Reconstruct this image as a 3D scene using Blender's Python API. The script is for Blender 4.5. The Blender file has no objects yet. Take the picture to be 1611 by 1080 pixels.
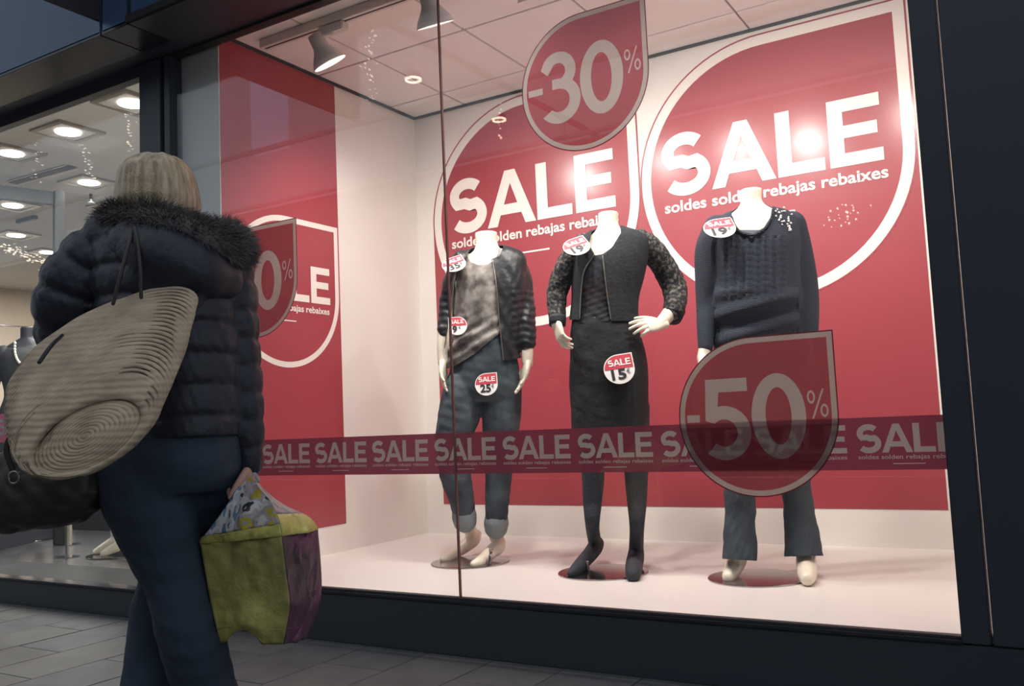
import bpy, bmesh, math, random
import numpy as np
from mathutils import Vector, Matrix

random.seed(7); RNG = np.random.default_rng(7)
C = bpy.context.scene.collection
SC = bpy.context.scene

# ------------------------------------------------------------------ camera
F, YAW, PITCH, ROLL = 1415.66, math.radians(30.958), math.radians(4.929), math.radians(-2.533)
CAM = np.array([.085, -2.918, .887])
def _rot(yaw, pitch, roll):
    cy, sy, cr, sr = math.cos(yaw), math.sin(yaw), math.cos(roll), math.sin(roll)
    a = math.pi/2 + pitch
    return (np.array([[cy, -sy, 0], [sy, cy, 0], [0, 0, 1]])
            @ np.array([[1, 0, 0], [0, math.cos(a), -math.sin(a)], [0, math.sin(a), math.cos(a)]])
            @ np.array([[cr, -sr, 0], [sr, cr, 0], [0, 0, 1]]))
MR = _rot(YAW, PITCH, ROLL)
cd = bpy.data.cameras.new('camera'); cam = bpy.data.objects.new('camera', cd); C.objects.link(cam)
cd.sensor_width = 36; cd.lens = F/1611*36; cd.clip_start = .05; cd.clip_end = 200
mw = Matrix.Identity(4)
for i in range(3):
    for j in range(3): mw[i][j] = MR[i, j]
    mw[i][3] = CAM[i]
cam.matrix_world = mw
SC.camera = cam

# ------------------------------------------------------------------ world, exposure
w = bpy.data.worlds.new('world'); SC.world = w; w.use_nodes = True
bg = w.node_tree.nodes['Background']; bg.inputs[0].default_value = (.46, .52, .60, 1); bg.inputs[1].default_value = 1.05
SC.view_settings.view_transform = 'Standard'; SC.view_settings.look = 'None'
SC.view_settings.exposure = 0; SC.view_settings.gamma = 1; SC.view_settings.use_curve_mapping = False

def light(name, kind, loc, energy, col, size=.1, target=None, spot=None, blend=.5, size_y=None):
    l = bpy.data.lights.new(name, kind); l.energy = energy; l.color = col
    o = bpy.data.objects.new(name, l); C.objects.link(o); o.location = loc
    if kind == 'AREA':
        l.size = size
        if size_y: l.shape = 'RECTANGLE'; l.size_y = size_y
    else: l.shadow_soft_size = size
    if kind == 'SPOT': l.spot_size = spot; l.spot_blend = blend
    if target is not None:
        d = Vector(target) - Vector(loc); o.rotation_euler = d.to_track_quat('-Z', 'Y').to_euler()
    return o
WARM = (1.0, .92, .86)
# the display's track spotlights (fixtures are built further down at these places)
SPOTS = [((-2.79, .26, 2.67), (-2.35, 1.15, 1.0)), ((-2.14, .24, 2.68), (-2.15, 1.0, 1.1)),
         ((-1.62, .24, 2.66), (-1.60, 1.1, 1.1)), ((-1.16, .24, 2.62), (-1.0, 1.3, 1.2)), ((-.50, .24, 2.66), (-.85, 1.2, 1.1))]
for i, (a, b) in enumerate(SPOTS):
    light('spot_light', 'SPOT', a, [78, 66, 66, 70, 72][i], WARM, .05, b, math.radians(165), 1.0)
# area lights added to brighten the shop on the left, apart from its downlights
for p in [(-5.2, .55, 2.82), (-6.2, 1.3, 2.82), (-7.5, 2.2, 2.82), (-5.6, 2.6, 2.82), (-9.5, 3.2, 2.82), (-8.6, 4.6, 2.82), (-10.3, 1.8, 2.82)]:
    light('shop_fill_light', 'AREA', p, 62, (1, .94, .87), .4)

# ------------------------------------------------------------------ ray helpers
FW = np.array([-math.sin(YAW), math.cos(YAW), 0.]); RT = np.array([math.cos(YAW), math.sin(YAW), 0.])
def ray(x, y):
    d = MR @ np.array([x-805.5, 540-y, -F]); return d/np.linalg.norm(d)
def hit(x, y, ax, v):
    d = ray(x, y); return CAM + d*((v-CAM[ax])/d[ax])
def depth(x, y, dist):
    d = ray(x, y); return CAM + d*(dist/(d @ FW))
def proj(V):
    c = (np.asarray(V)-CAM) @ MR
    return np.c_[805.5+F*c[:, 0]/-c[:, 2], 540-F*c[:, 1]/-c[:, 2]]

# ------------------------------------------------------------------ materials
def lin(c):
    return tuple(((v/255)/12.92 if v/255 <= .04045 else ((v/255+.055)/1.055)**2.4) for v in c) + (1,)
def mat(name, col, rough=.6, metal=0, spec=.5, noise=None, bump=None, coat=0, sheen=0):
    """noise=(scale, colour2, contrast) mottles the colour; bump=(kind, scale, strength[, dist])"""
    m = bpy.data.materials.new(name); m.use_nodes = True; nt = m.node_tree; b = nt.nodes['Principled BSDF']
    b.inputs['Base Color'].default_value = lin(col); b.inputs['Roughness'].default_value = rough
    b.inputs['Metallic'].default_value = metal; b.inputs['Specular IOR Level'].default_value = spec
    b.inputs['Coat Weight'].default_value = coat; b.inputs['Sheen Weight'].default_value = sheen
    tc = nt.nodes.new('ShaderNodeTexCoord')
    if noise:
        n = nt.nodes.new('ShaderNodeTexNoise'); n.inputs['Scale'].default_value = noise[0]; n.inputs['Detail'].default_value = 5
        r = nt.nodes.new('ShaderNodeValToRGB'); c = noise[2] if len(noise) > 2 else .2
        r.color_ramp.elements[0].position = .5-c; r.color_ramp.elements[1].position = .5+c
        r.color_ramp.elements[0].color = lin(col); r.color_ramp.elements[1].color = lin(noise[1])
        nt.links.new(tc.outputs['Object'], n.inputs['Vector']); nt.links.new(n.outputs['Fac'], r.inputs[0])
        nt.links.new(r.outputs[0], b.inputs['Base Color'])
    if bump:
        k, s, st = bump[:3]
        if k == 'noise':
            t = nt.nodes.new('ShaderNodeTexNoise'); t.inputs['Scale'].default_value = s; t.inputs['Detail'].default_value = 6; out = t.outputs['Fac']
        elif k == 'wave':
            t = nt.nodes.new('ShaderNodeTexWave'); t.inputs['Scale'].default_value = s; t.bands_direction = 'Z'; t.inputs['Distortion'].default_value = 2; out = t.outputs['Fac']
        elif k == 'voronoi':
            t = nt.nodes.new('ShaderNodeTexVoronoi'); t.inputs['Scale'].default_value = s; out = t.outputs['Distance']
        bp = nt.nodes.new('ShaderNodeBump'); bp.inputs['Strength'].default_value = st; bp.inputs['Distance'].default_value = bump[3] if len(bump) > 3 else .01
        nt.links.new(tc.outputs['Object'], t.inputs['Vector']); nt.links.new(out, bp.inputs['Height']); nt.links.new(bp.outputs[0], b.inputs['Normal'])
    return m
def emit(name, col, s):
    m = bpy.data.materials.new(name); m.use_nodes = True; b = m.node_tree.nodes['Principled BSDF']
    b.inputs['Base Color'].default_value = lin(col); b.inputs['Emission Color'].default_value = lin(col); b.inputs['Emission Strength'].default_value = s
    return m
def glass_mat(name, ior=1.5, tint=(.95, .97, .97)):
    m = bpy.data.materials.new(name); m.use_nodes = True; nt = m.node_tree; nt.nodes.clear()
    o = nt.nodes.new('ShaderNodeOutputMaterial'); mx = nt.nodes.new('ShaderNodeMixShader'); t = nt.nodes.new('ShaderNodeBsdfTransparent')
    g = nt.nodes.new('ShaderNodeBsdfGlossy'); g.inputs['Roughness'].default_value = 0.0; t.inputs[0].default_value = tint + (1,)
    fr = nt.nodes.new('ShaderNodeFresnel'); fr.inputs[0].default_value = ior
    # the Fresnel node inverts the index on back faces; feed it the inverse there so both faces reflect like thin glass
    ge = nt.nodes.new('ShaderNodeNewGeometry'); mr = nt.nodes.new('ShaderNodeMapRange'); mr.inputs[3].default_value = ior; mr.inputs[4].default_value = 1/ior
    nt.links.new(ge.outputs['Backfacing'], mr.inputs[0]); nt.links.new(mr.outputs[0], fr.inputs[0])
    nt.links.new(fr.outputs[0], mx.inputs[0]); nt.links.new(t.outputs[0], mx.inputs[1]); nt.links.new(g.outputs[0], mx.inputs[2])
    nt.links.new(mx.outputs[0], o.inputs[0]); return m
def film_mat(name, col, clear=.15, trans=.6, backcol=None):
    m = bpy.data.materials.new(name); m.use_nodes = True; nt = m.node_tree; nt.nodes.clear()
    o = nt.nodes.new('ShaderNodeOutputMaterial')
    d = nt.nodes.new('ShaderNodeBsdfDiffuse'); d.inputs[0].default_value = lin(col)
    tl = nt.nodes.new('ShaderNodeBsdfTranslucent'); tl.inputs[0].default_value = lin(backcol or col)
    tr = nt.nodes.new('ShaderNodeBsdfTransparent'); tr.inputs[0].default_value = lin(backcol or col)
    m1 = nt.nodes.new('ShaderNodeMixShader'); m1.inputs[0].default_value = trans
    m2 = nt.nodes.new('ShaderNodeMixShader'); m2.inputs[0].default_value = clear
    nt.links.new(d.outputs[0], m1.inputs[1]); nt.links.new(tl.outputs[0], m1.inputs[2])
    nt.links.new(m1.outputs[0], m2.inputs[1]); nt.links.new(tr.outputs[0], m2.inputs[2]); nt.links.new(m2.outputs[0], o.inputs[0])
    return m

M = {}
M['white_wall'] = mat('white_wall', (238, 232, 226), .55, noise=(3, (232, 225, 219), .3))
M['platform'] = mat('platform_white', (232, 224, 219), .38, noise=(2, (226, 218, 213), .3))
M['ceil_tile'] = mat('ceiling_tile', (244, 240, 236), .8, bump=('noise', 260, .25, .002))
M['ceil_grid'] = mat('ceiling_grid', (150, 135, 128), .5)
M['dark_trim'] = mat('dark_trim', (60, 60, 62), .5)
M['navy_metal'] = mat('navy_metal', (62, 65, 72), .42, .1, bump=('noise', 25, .06, .004))
M['navy_gloss'] = mat('navy_gloss', (60, 64, 70), .22, .5)
M['blue_panel'] = mat('blue_panel', (66, 92, 122), .35, .1)
M['black_panel'] = mat('black_panel', (38, 36, 38), .6)
M['poster_red'] = mat('poster_red', (160, 60, 71), .5, coat=.6)
M['poster_white'] = mat('poster_white', (236, 228, 222), .5, coat=.5)
for k_ in ('poster_red', 'poster_white'): M[k_].node_tree.nodes['Principled BSDF'].inputs['Coat Roughness'].default_value = .22
M['stone'] = mat('stone_tile', (96, 96, 98), .65, spec=.25, noise=(7, (77, 78, 80), .25), bump=('noise', 40, .1, .003))
M['stone2'] = mat('stone_tile_b', (104, 102, 100), .65, spec=.25, noise=(5, (84, 83, 83), .25), bump=('noise', 40, .1, .003))
M['grout'] = mat('grout', (54, 54, 55), .9)
M['glass'] = glass_mat('glass')
M['acrylic'] = glass_mat('acrylic', 1.6, (.8, .82, .84))
M['film_red'] = film_mat('film_red', (140, 62, 68), .10, .60, (160, 84, 90))
M['film_white'] = film_mat('film_white', (176, 168, 162), .06, .60)
M['film_edge'] = film_mat('film_edge', (110, 40, 55), .05, .5)
M['band_red'] = film_mat('band_red', (104, 44, 60), .20, .50, (146, 78, 98))
M['band_white'] = film_mat('band_white', (172, 170, 166), .08, .50)
M['mannequin'] = mat('mannequin_cream', (240, 228, 208), .32, coat=.15)
M['chrome'] = mat('chrome', (165, 160, 160), .12, 1)
M['brushed'] = mat('brushed_metal', (170, 165, 160), .3, 1)
M['spot_grey'] = mat('spot_grey', (222, 216, 210), .45)
M['leather'] = mat('black_leather', (38, 39, 43), .42, bump=('noise', 34, .45, .008))
M['jeans'] = mat('washed_denim', (46, 54, 63), .85, noise=(8, (84, 92, 98), .14), bump=('noise', 22, .4, .012))
M['jeans_cuff'] = mat('denim_inside', (130, 136, 138), .85, bump=('noise', 90, .4))
M['greytop'] = mat('grey_mottled_jersey', (84, 76, 74), .8, noise=(17, (158, 150, 144), .14), bump=('noise', 30, .3, .01))
M['blackcloth'] = mat('black_cloth', (30, 30, 33), .7, bump=('noise', 14, .4, .02))
M['navycloth'] = mat('navy_cloth', (26, 28, 36), .7, bump=('noise', 12, .35, .02))
M['lacebody'] = mat('navy_lace_body', (27, 29, 35), .85, noise=(55, (38, 41, 48), .12), bump=('voronoi', 90, .35, .003))
M['lace'] = mat('navy_lace_sleeve', (24, 26, 32), .85, noise=(66, (128, 120, 110), .17), bump=('voronoi', 90, .4, .003))
M['lace'].node_tree.nodes['Color Ramp'].color_ramp.elements[0].position = .47; M['lace'].node_tree.nodes['Color Ramp'].color_ramp.elements[1].position = .72
M['tights'] = mat('dark_tights', (44, 48, 56), .75, bump=('voronoi', 120, .5, .003))
M['knit'] = mat('navy_knit', (46, 51, 64), .85, bump=('wave', 60, .5, .004))
M['rib'] = mat('navy_rib_knit', (42, 46, 58), .9, bump=('wave', 45, .6, .005))
M['trousers'] = mat('dark_slate_denim', (50, 58, 66), .8, noise=(12, (66, 74, 82), .2), bump=('noise', 18, .5, .015))
M['zip'] = mat('zip_metal', (190, 180, 165), .3, 1)
M['tag_white'] = mat('tag_white', (238, 230, 226), .5)
M['tag_red'] = mat('tag_red', (200, 62, 78), .5)
M['ink'] = mat('ink_black', (32, 32, 34), .5)
M['puffer'] = mat('navy_puffer_nylon', (42, 43, 54), .5, bump=('noise', 26, .5, .012))
def streak(name, c1, c2, sc, rough=.55):
    m = mat(name, c1, rough, noise=(1, c2, .16)); nt = m.node_tree; mp = nt.nodes.new('ShaderNodeMapping'); mp.inputs['Scale'].default_value = sc
    n = nt.nodes['Noise Texture']; nt.links.new(nt.nodes['Texture Coordinate'].outputs['Object'], mp.inputs[0]); nt.links.new(mp.outputs[0], n.inputs['Vector']); return m
def patches(name, cols, scale, stretch=(1, 1, 1), rough=.4):
    m = mat(name, cols[0], rough, noise=(scale, cols[1], .2), bump=('noise', 16, .7, .02)); nt = m.node_tree; rp = nt.nodes['Color Ramp'].color_ramp; rp.interpolation = 'CONSTANT'
    while len(rp.elements) < len(cols): rp.elements.new(.5)
    for i_, (e_, c_) in enumerate(zip(rp.elements, cols)): e_.position = 0 if i_ == 0 else .36+.28*(i_-1)/max(1, len(cols)-2); e_.color = lin(c_)
    mp = nt.nodes.new('ShaderNodeMapping'); mp.inputs['Scale'].default_value = stretch; n = nt.nodes['Noise Texture']; n.inputs['Detail'].default_value = 1.5
    nt.links.new(nt.nodes['Texture Coordinate'].outputs['Object'], mp.inputs[0]); nt.links.new(mp.outputs[0], n.inputs['Vector']); return m
M['print_mix'] = patches('print_mix', [(60, 60, 62), (206, 200, 198), (176, 164, 162), (196, 172, 62), (170, 160, 158)], 20)
M['print_stripe'] = patches('print_stripe', [(40, 44, 50), (110, 138, 168), (210, 208, 206), (190, 186, 184), (70, 76, 86)], 26, (1.6, 1.6, .5))
M['fur'] = mat('charcoal_fur', (84, 80, 80), .8, noise=(30, (120, 112, 108), .2))
M['hair'] = streak('blond_hair', (226, 204, 170), (160, 138, 110), (70, 70, 5), .45)
M['skin'] = mat('skin', (208, 160, 142), .5)
M['wjeans'] = mat('dark_blue_jeans', (48, 60, 74), .85, noise=(7, (58, 71, 86), .25), bump=('noise', 12, .5, .02))
M['shoe'] = mat('shoe_black', (30, 28, 28), .5)
M['straw'] = mat('straw_coil', (206, 184, 156), .85, noise=(14, (172, 150, 126), .2), bump=('wave', 20, .3, .006))
M['brownleather'] = mat('dark_brown_leather', (66, 54, 47), .5, noise=(8, (52, 44, 40), .2), bump=('noise', 14, .4, .015))
M['lime'] = mat('lime_plastic', (206, 194, 108), .4, noise=(8, (152, 146, 92), .2), bump=('noise', 14, .7, .025))
M['limeband'] = mat('lime_fold', (218, 206, 110), .3, noise=(10, (178, 172, 92), .2), bump=('noise', 18, .6, .02))
M['purple'] = mat('purple_plastic', (120, 66, 100), .4, noise=(9, (74, 64, 66), .15), bump=('noise', 14, .7, .02))
M['greyplastic'] = mat('grey_plastic', (176, 164, 162), .35, noise=(12, (150, 140, 140), .1), bump=('noise', 16, .7, .02))
M['yellowprint'] = mat('yellow_print', (202, 176, 60), .4)
M['blueprint'] = mat('blue_print', (120, 148, 176), .4)
M['blackprint'] = mat('black_print', (36, 38, 44), .4)
M['whiteprint'] = mat('white_print', (206, 200, 198), .4)
M['shop_ceil'] = mat('shop_ceiling', (206, 202, 196), .8)
M['shop_wall'] = mat('shop_wall', (206, 192, 174), .7, noise=(2, (194, 180, 164), .3))
M['shop_floor'] = mat('shop_floor', (70, 70, 72), .25, noise=(3, (62, 62, 66), .3))
M['ledge'] = mat('ledge_grey', (50, 50, 52), .75, spec=.2)
M['lamp'] = emit('lamp_on', (255, 250, 240), 9)
M['lampwarm'] = emit('lamp_warm', (255, 236, 214), 30)
M['bulb'] = emit('bulb', (255, 236, 212), 14)
M['bluedress'] = mat('blue_dress', (52, 76, 104), .7, bump=('noise', 14, .3, .02))
M['blackdress'] = mat('black_pleated_dress', (36, 36, 40), .7)
M['pearl'] = mat('pearl', (206, 200, 190), .25)
M['green_sign'] = mat('green_sign', (30, 58, 50), .4)
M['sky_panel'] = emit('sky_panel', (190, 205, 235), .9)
M['frame_black'] = mat('frame_black', (20, 22, 25), .5)
M['facade'] = mat('facade_grey', (120, 120, 124), .7)

# ------------------------------------------------------------------ object helpers
ORI = {}
def tag(o, label=None, cat=None, group=None, kind=None):
    if label: o['label'] = label
    if cat: o['category'] = cat
    if group: o['group'] = group
    if kind: o['kind'] = kind
    return o
def thing(name, label, cat, loc=(0, 0, 0), group=None):
    o = bpy.data.objects.new(name, None); C.objects.link(o); o.location = loc; o.empty_display_size = .1
    ORI[o.name] = np.array(loc, float); return tag(o, label, cat, group)
def origin(parent):
    return ORI.get(parent.name, np.zeros(3)) if parent else np.zeros(3)
def link(name, me, parent=None, mats=None, smooth=False):
    o = bpy.data.objects.new(name, me); C.objects.link(o)
    if mats is not None:
        for m in (mats if isinstance(mats, (list, tuple)) else [mats]): me.materials.append(m)
    if parent: o.parent = parent
    ORI[o.name] = origin(parent)
    if smooth: me.shade_smooth()
    return o
def mesh(name, V, Fc, m, parent=None, smooth=True, midx=None):
    V = np.asarray(V, float) - origin(parent)
    me = bpy.data.meshes.new(name); me.from_pydata(V.tolist(), [], [tuple(int(i) for i in f) for f in Fc]); me.update()
    o = link(name, me, parent, m, smooth)
    if midx is not None: me.polygons.foreach_set('material_index', list(midx))
    return o
def boxdata(x0, x1, y0, y1, z0, z1):
    V = [(x, y, z) for x in (x0, x1) for y in (y0, y1) for z in (z0, z1)]
    return V, [(0, 1, 3, 2), (4, 6, 7, 5), (0, 4, 5, 1), (2, 3, 7, 6), (0, 2, 6, 4), (1, 5, 7, 3)]
def box(name, x0, x1, y0, y1, z0, z1, m, parent=None, bevel=0, kind=None):
    V, Fc = boxdata(x0, x1, y0, y1, z0, z1)
    og = origin(parent); me = bpy.data.meshes.new(name)
    bm = bmesh.new(); vs = [bm.verts.new(np.array(v)-og) for v in V]
    for f in Fc: bm.faces.new([vs[i] for i in f])
    if bevel: bmesh.ops.bevel(bm, geom=bm.edges[:], offset=bevel, segments=2, affect='EDGES')
    bmesh.ops.recalc_face_normals(bm, faces=bm.faces[:]); bm.to_mesh(me); bm.free()
    o = link(name, me, parent, m)
    if kind: o['kind'] = kind
    return o
def obox(name, p0, p1, side, up, m, parent=None, bevel=0, kind=None):
    """box from p0 to p1 with half-extents along vectors side and up"""
    p0, p1, side, up = map(lambda q: np.array(q, float), (p0, p1, side, up)); og = origin(parent)
    V = [p+side*s+up*u for p in (p0, p1) for s in (-1, 1) for u in (-1, 1)]
    Fc = boxdata(0, 1, 0, 1, 0, 1)[1]
    bm = bmesh.new(); vs = [bm.verts.new(v-og) for v in V]
    for f in Fc: bm.faces.new([vs[i] for i in f])
    if bevel: bmesh.ops.bevel(bm, geom=bm.edges[:], offset=bevel, segments=2, affect='EDGES')
    bmesh.ops.recalc_face_normals(bm, faces=bm.faces[:]); me = bpy.data.meshes.new(name); bm.to_mesh(me); bm.free()
    o = link(name, me, parent, m)
    if kind: o['kind'] = kind
    return o
def ev(o):
    dg = bpy.context.evaluated_depsgraph_get(); dg.update()
    return bpy.data.meshes.new_from_object(o.evaluated_get(dg))

# ---- lofts
def ring(c, a, b, n, sq=1.0):
    t = np.linspace(0, 2*math.pi, n, endpoint=False); ct, st = np.cos(t), np.sin(t)
    if sq != 1: ct, st = np.sign(ct)*abs(ct)**sq, np.sign(st)*abs(st)**sq
    return c + np.outer(ct, a) + np.outer(st, b)
def loft(rings, cap=True):
    n = len(rings[0]); V = np.concatenate(rings); Fc = []
    for i in range(len(rings)-1):
        for k in range(n):
            k2 = (k+1) % n; Fc.append((i*n+k, i*n+k2, (i+1)*n+k2, (i+1)*n+k))
    if cap:
        V = np.vstack([V, rings[0].mean(0), rings[-1].mean(0)]); a = len(V)-2; b = a+1; e = (len(rings)-1)*n
        for k in range(n):
            k2 = (k+1) % n; Fc.append((a, k2, k)); Fc.append((b, e+k, e+k2))
    return V, Fc
def spline(pts, n):
    """Catmull-Rom through rows of pts (any dimension)"""
    P = np.asarray(pts, float); m = len(P)
    if m == 2: t = np.linspace(0, 1, n)[:, None]; return P[0]*(1-t)+P[1]*t
    Q = np.vstack([2*P[0]-P[1], P, 2*P[-1]-P[-2]]); out = []
    for u in np.linspace(0, m-1, n):
        i = min(int(u), m-2); t = u-i; p0, p1, p2, p3 = Q[i:i+4]
        out.append(.5*((2*p1)+(-p0+p2)*t+(2*p0-5*p1+4*p2-p3)*t*t+(-p0+3*p1-3*p2+p3)*t**3))
    return np.array(out)
def limb(pts, n=16, steps=None, flat=None, round_ends=True):
    """pts rows (x,y,z,r): a tapering tube; flat=(axis vector, factor) squeezes along an axis"""
    P = spline(pts, steps or max(4, 5*(len(pts)-1)+1)); rings = []; c = P[:, :3]; r = np.maximum(P[:, 3], .001)
    T = np.gradient(c, axis=0); T /= np.linalg.norm(T, axis=1)[:, None]+1e-9
    a = np.cross(T[0], [0.1, .2, 1]); a /= np.linalg.norm(a)
    def rg(cc, t, a, rr):
        b = np.cross(t, a); R_ = ring(np.zeros(3), a*rr, b*rr, n)
        if flat is not None: R_ = R_ - np.outer(R_ @ flat[0], flat[0])*(1-flat[1])
        return R_+cc
    A = []
    for i in range(len(c)):
        a = a-T[i]*(a@T[i]); a /= np.linalg.norm(a); A.append(a.copy())
    if round_ends:
        for k in (75, 50, 25): rings.append(rg(c[0]-T[0]*r[0]*math.sin(math.radians(k)), T[0], A[0], r[0]*math.cos(math.radians(k))))
    for i in range(len(c)): rings.append(rg(c[i], T[i], A[i], r[i]))
    if round_ends:
        for k in (25, 50, 75): rings.append(rg(c[-1]+T[-1]*r[-1]*math.sin(math.radians(k)), T[-1], A[-1], r[-1]*math.cos(math.radians(k))))
    return loft(rings)
def join(parts):
    V = []; Fc = []; o = 0
    for v, f in parts:
        V.append(np.asarray(v)); Fc += [tuple(i+o for i in q) for q in f]; o += len(v)
    return np.concatenate(V), Fc
def fuse(parts, voxel=.006, smooth=6):
    V, Fc = join(parts); me = bpy.data.meshes.new('tmp'); me.from_pydata(V.tolist(), [], Fc); me.update()
    bm = bmesh.new(); bm.from_mesh(me); bmesh.ops.recalc_face_normals(bm, faces=bm.faces[:]); bm.to_mesh(me); bm.free()
    o = bpy.data.objects.new('tmp', me); C.objects.link(o)
    r = o.modifiers.new('r', 'REMESH'); r.mode = 'VOXEL'; r.voxel_size = voxel
    if smooth: s = o.modifiers.new('s', 'SMOOTH'); s.factor = .5; s.iterations = smooth
    m2 = ev(o); V = np.zeros(len(m2.vertices)*3); m2.vertices.foreach_get('co', V); V = V.reshape(-1, 3)
    Fc = [tuple(p.vertices) for p in m2.polygons]
    bpy.data.objects.remove(o); bpy.data.meshes.remove(me); bpy.data.meshes.remove(m2)
    return V, Fc
def clip(V, Fc, g):
    """keep the part of the mesh where g>0, cutting faces along g=0"""
    V = list(map(tuple, V)); cache = {}; out = []
    def cut(i, j):
        k = (min(i, j), max(i, j))
        if k not in cache:
            t = g[i]/(g[i]-g[j]); p = np.array(V[i])*(1-t)+np.array(V[j])*t; V.append(tuple(p)); cache[k] = len(V)-1
        return cache[k]
    for f in Fc:
        s = [g[i] > 0 for i in f]
        if all(s): out.append(f); continue
        if not any(s): continue
        q = []; n = len(f)
        for k in range(n):
            i, j = f[k], f[(k+1) % n]
            if g[i] > 0: q.append(i)
            if (g[i] > 0) != (g[j] > 0): q.append(cut(i, j))
        if len(q) >= 3: out.append(tuple(q))
    V = np.array(V); used = sorted({i for f in out for i in f}); mp = {u: k for k, u in enumerate(used)}
    return V[used], [tuple(mp[i] for i in f) for f in out]
def polysdf(P, poly):
    P = np.asarray(P); poly = np.asarray(poly, float); d = np.full(len(P), 1e9); ins = np.zeros(len(P), bool)
    for i in range(len(poly)):
        a, b = poly[i], poly[(i+1) % len(poly)]; e = b-a; q = P-a
        t = np.clip((q@e)/(e@e), 0, 1); d = np.minimum(d, np.linalg.norm(q-np.outer(t, e), axis=1))
        c = (a[1] > P[:, 1]) != (b[1] > P[:, 1])
        with np.errstate(divide='ignore', invalid='ignore'): xx = (b[0]-a[0])*(P[:, 1]-a[1])/(b[1]-a[1])+a[0]
        ins ^= c & (P[:, 0] < xx)
    return np.where(ins, d, -d)
def solid(o, t=.004):
    s = o.modifiers.new('thick', 'SOLIDIFY'); s.thickness = t; s.offset = -1; return o
def tri_noise(V, sc, seed=0):
    r = np.random.default_rng(seed); out = np.zeros(len(V))
    for k in range(5):
        d = r.normal(size=3)*sc*(1+k*.6); out += np.sin(V@d+r.uniform(0, 6))/(1+k*.5)
    return out/2.5
def vnormals(V, Fc):
    N = np.zeros_like(V)
    for f in Fc:
        n = np.cross(V[f[1]]-V[f[0]], V[f[2]]-V[f[0]])
        for i in f: N[i] += n
    return N/(np.linalg.norm(N, axis=1)[:, None]+1e-12)

class Fig:
    """places stations of a figure from measured points; every point has its own depth"""
    def __init__(s, dist, phi=20, back=False):
        s.d = dist; s.S = F/dist; p = math.radians(phi)
        s.lat = math.cos(p)*RT - math.sin(p)*FW; s.front = -math.cos(p)*FW - math.sin(p)*RT
        if back: s.front = -s.front
    def p(s, x, y, w=0): return depth(x, y, s.d+w)
    def torso(s, rows, n=32, sub=4, sq=.9, mod=None, tilt=True):
        R_ = np.array([[*(s.p(r[0], r[1], r[4] if len(r) > 4 else 0)), r[2]/s.S*1.02, r[3], r[1]] for r in rows])
        Q = spline(R_, sub*(len(rows)-1)+1); rings = []
        for q in Q:
            k = mod(q[5]) if mod else 1
            rings.append(ring(q[:3], s.lat*max(q[3], .004)*k, s.front*max(q[4], .004)*k, n, sq))
        return loft(rings)
    def limb(s, rows, **k): return limb([[*s.p(r[0], r[1], r[2]), r[3]] for r in rows], **k)
    def g_open(s, V, poly, c, front=True, lim=-.01):
        d = polysdf(proj(V), poly)
        fr = ((V-c) @ s.front - lim)*s.S
        return -np.minimum(d, fr)

def hand(wrist, dirv, palm, side, curl=.35, L=.175, spread=.06, thumb=.6, curls=None):
    """palm and five jointed fingers. dirv: wrist to knuckles, palm: direction the palm faces, side: +1/-1 thumb side along lateral"""
    wrist = np.array(wrist, float); d = np.array(dirv, float); d /= np.linalg.norm(d)
    n = np.array(palm, float); n -= d*(n@d); n /= np.linalg.norm(n); l = np.cross(n, d)*side; k = L/.19
    parts = []
    rows = [(-.03, .026, .020), (0, .027, .019), (.02, .033, .018), (.05, .040, .016), (.075, .041, .0145), (.092, .038, .012)]
    parts.append(loft([ring(wrist+d*a*k, l*b*k, n*c*k, 20, .8) for a, b, c in rows]))
    fl = [.078, .086, .080, .062]; off = [.029, .0105, -.009, -.027]; base = [.088, .092, .088, .080]
    for i in range(4):
        p = wrist+d*base[i]*k*.9+l*off[i]*k; ang = 0; cu = (curls[i] if curls else curl); fd = d+l*(off[i]*spread*30); fd /= np.linalg.norm(fd)
        pts = [[*p, .0098*k]]; seg = [fl[i]*.45, fl[i]*.3, fl[i]*.25]; rr = [.0088, .0078, .0062]
        for sgm, r_ in zip(seg, rr):
            ang += cu; v = fd*math.cos(ang)+n*math.sin(ang); p = p+v*sgm*k; pts.append([*p, r_*k])
        parts.append(limb(pts, n=10, steps=10))
    p = wrist+d*.022*k+l*.026*k; v = d*.72+l*.62+n*thumb*.5; v /= np.linalg.norm(v); v2 = d*.9+l*.2+n*thumb*.6; v2 /= np.linalg.norm(v2)
    parts.append(limb([[*p, .0135*k], [*(p+v*.03*k), .0115*k], [*(p+v*.048*k+v2*.012*k), .0098*k], [*(p+v*.052*k+v2*.04*k), .0072*k]], n=10, steps=10))
    return fuse(parts, .0026*max(k, .8), 2)

# ------------------------------------------------------------------ flat lettering
def stroke(pts, wd, n_s=1):
    """outline of an open polyline with mitred joins, butt ends"""
    P = np.asarray(pts, float); L_, R_ = [], []
    for i in range(len(P)):
        a = P[i]-P[i-1] if i else P[1]-P[0]; b = P[i+1]-P[i] if i < len(P)-1 else P[-1]-P[-2]
        a = a/np.linalg.norm(a); b = b/np.linalg.norm(b); na, nb = np.array([-a[1], a[0]]), np.array([-b[1], b[0]])
        m = na+nb; m /= np.linalg.norm(m); m *= min(1/max(m@na, .35), 2.2)
        L_.append(P[i]+m*wd/2); R_.append(P[i]-m*wd/2)
    return L_+R_[::-1]
def arc(cx, cy, rx, ry, a0, a1, n=14):
    t = np.radians(np.linspace(a0, a1, n)); return [(cx+rx*math.cos(q), cy+ry*math.sin(q)) for q in t]
def ell(cx, cy, rx, ry, n=40): return arc(cx, cy, rx, ry, 0, 360-360/n, n)
W_ = .2
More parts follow.
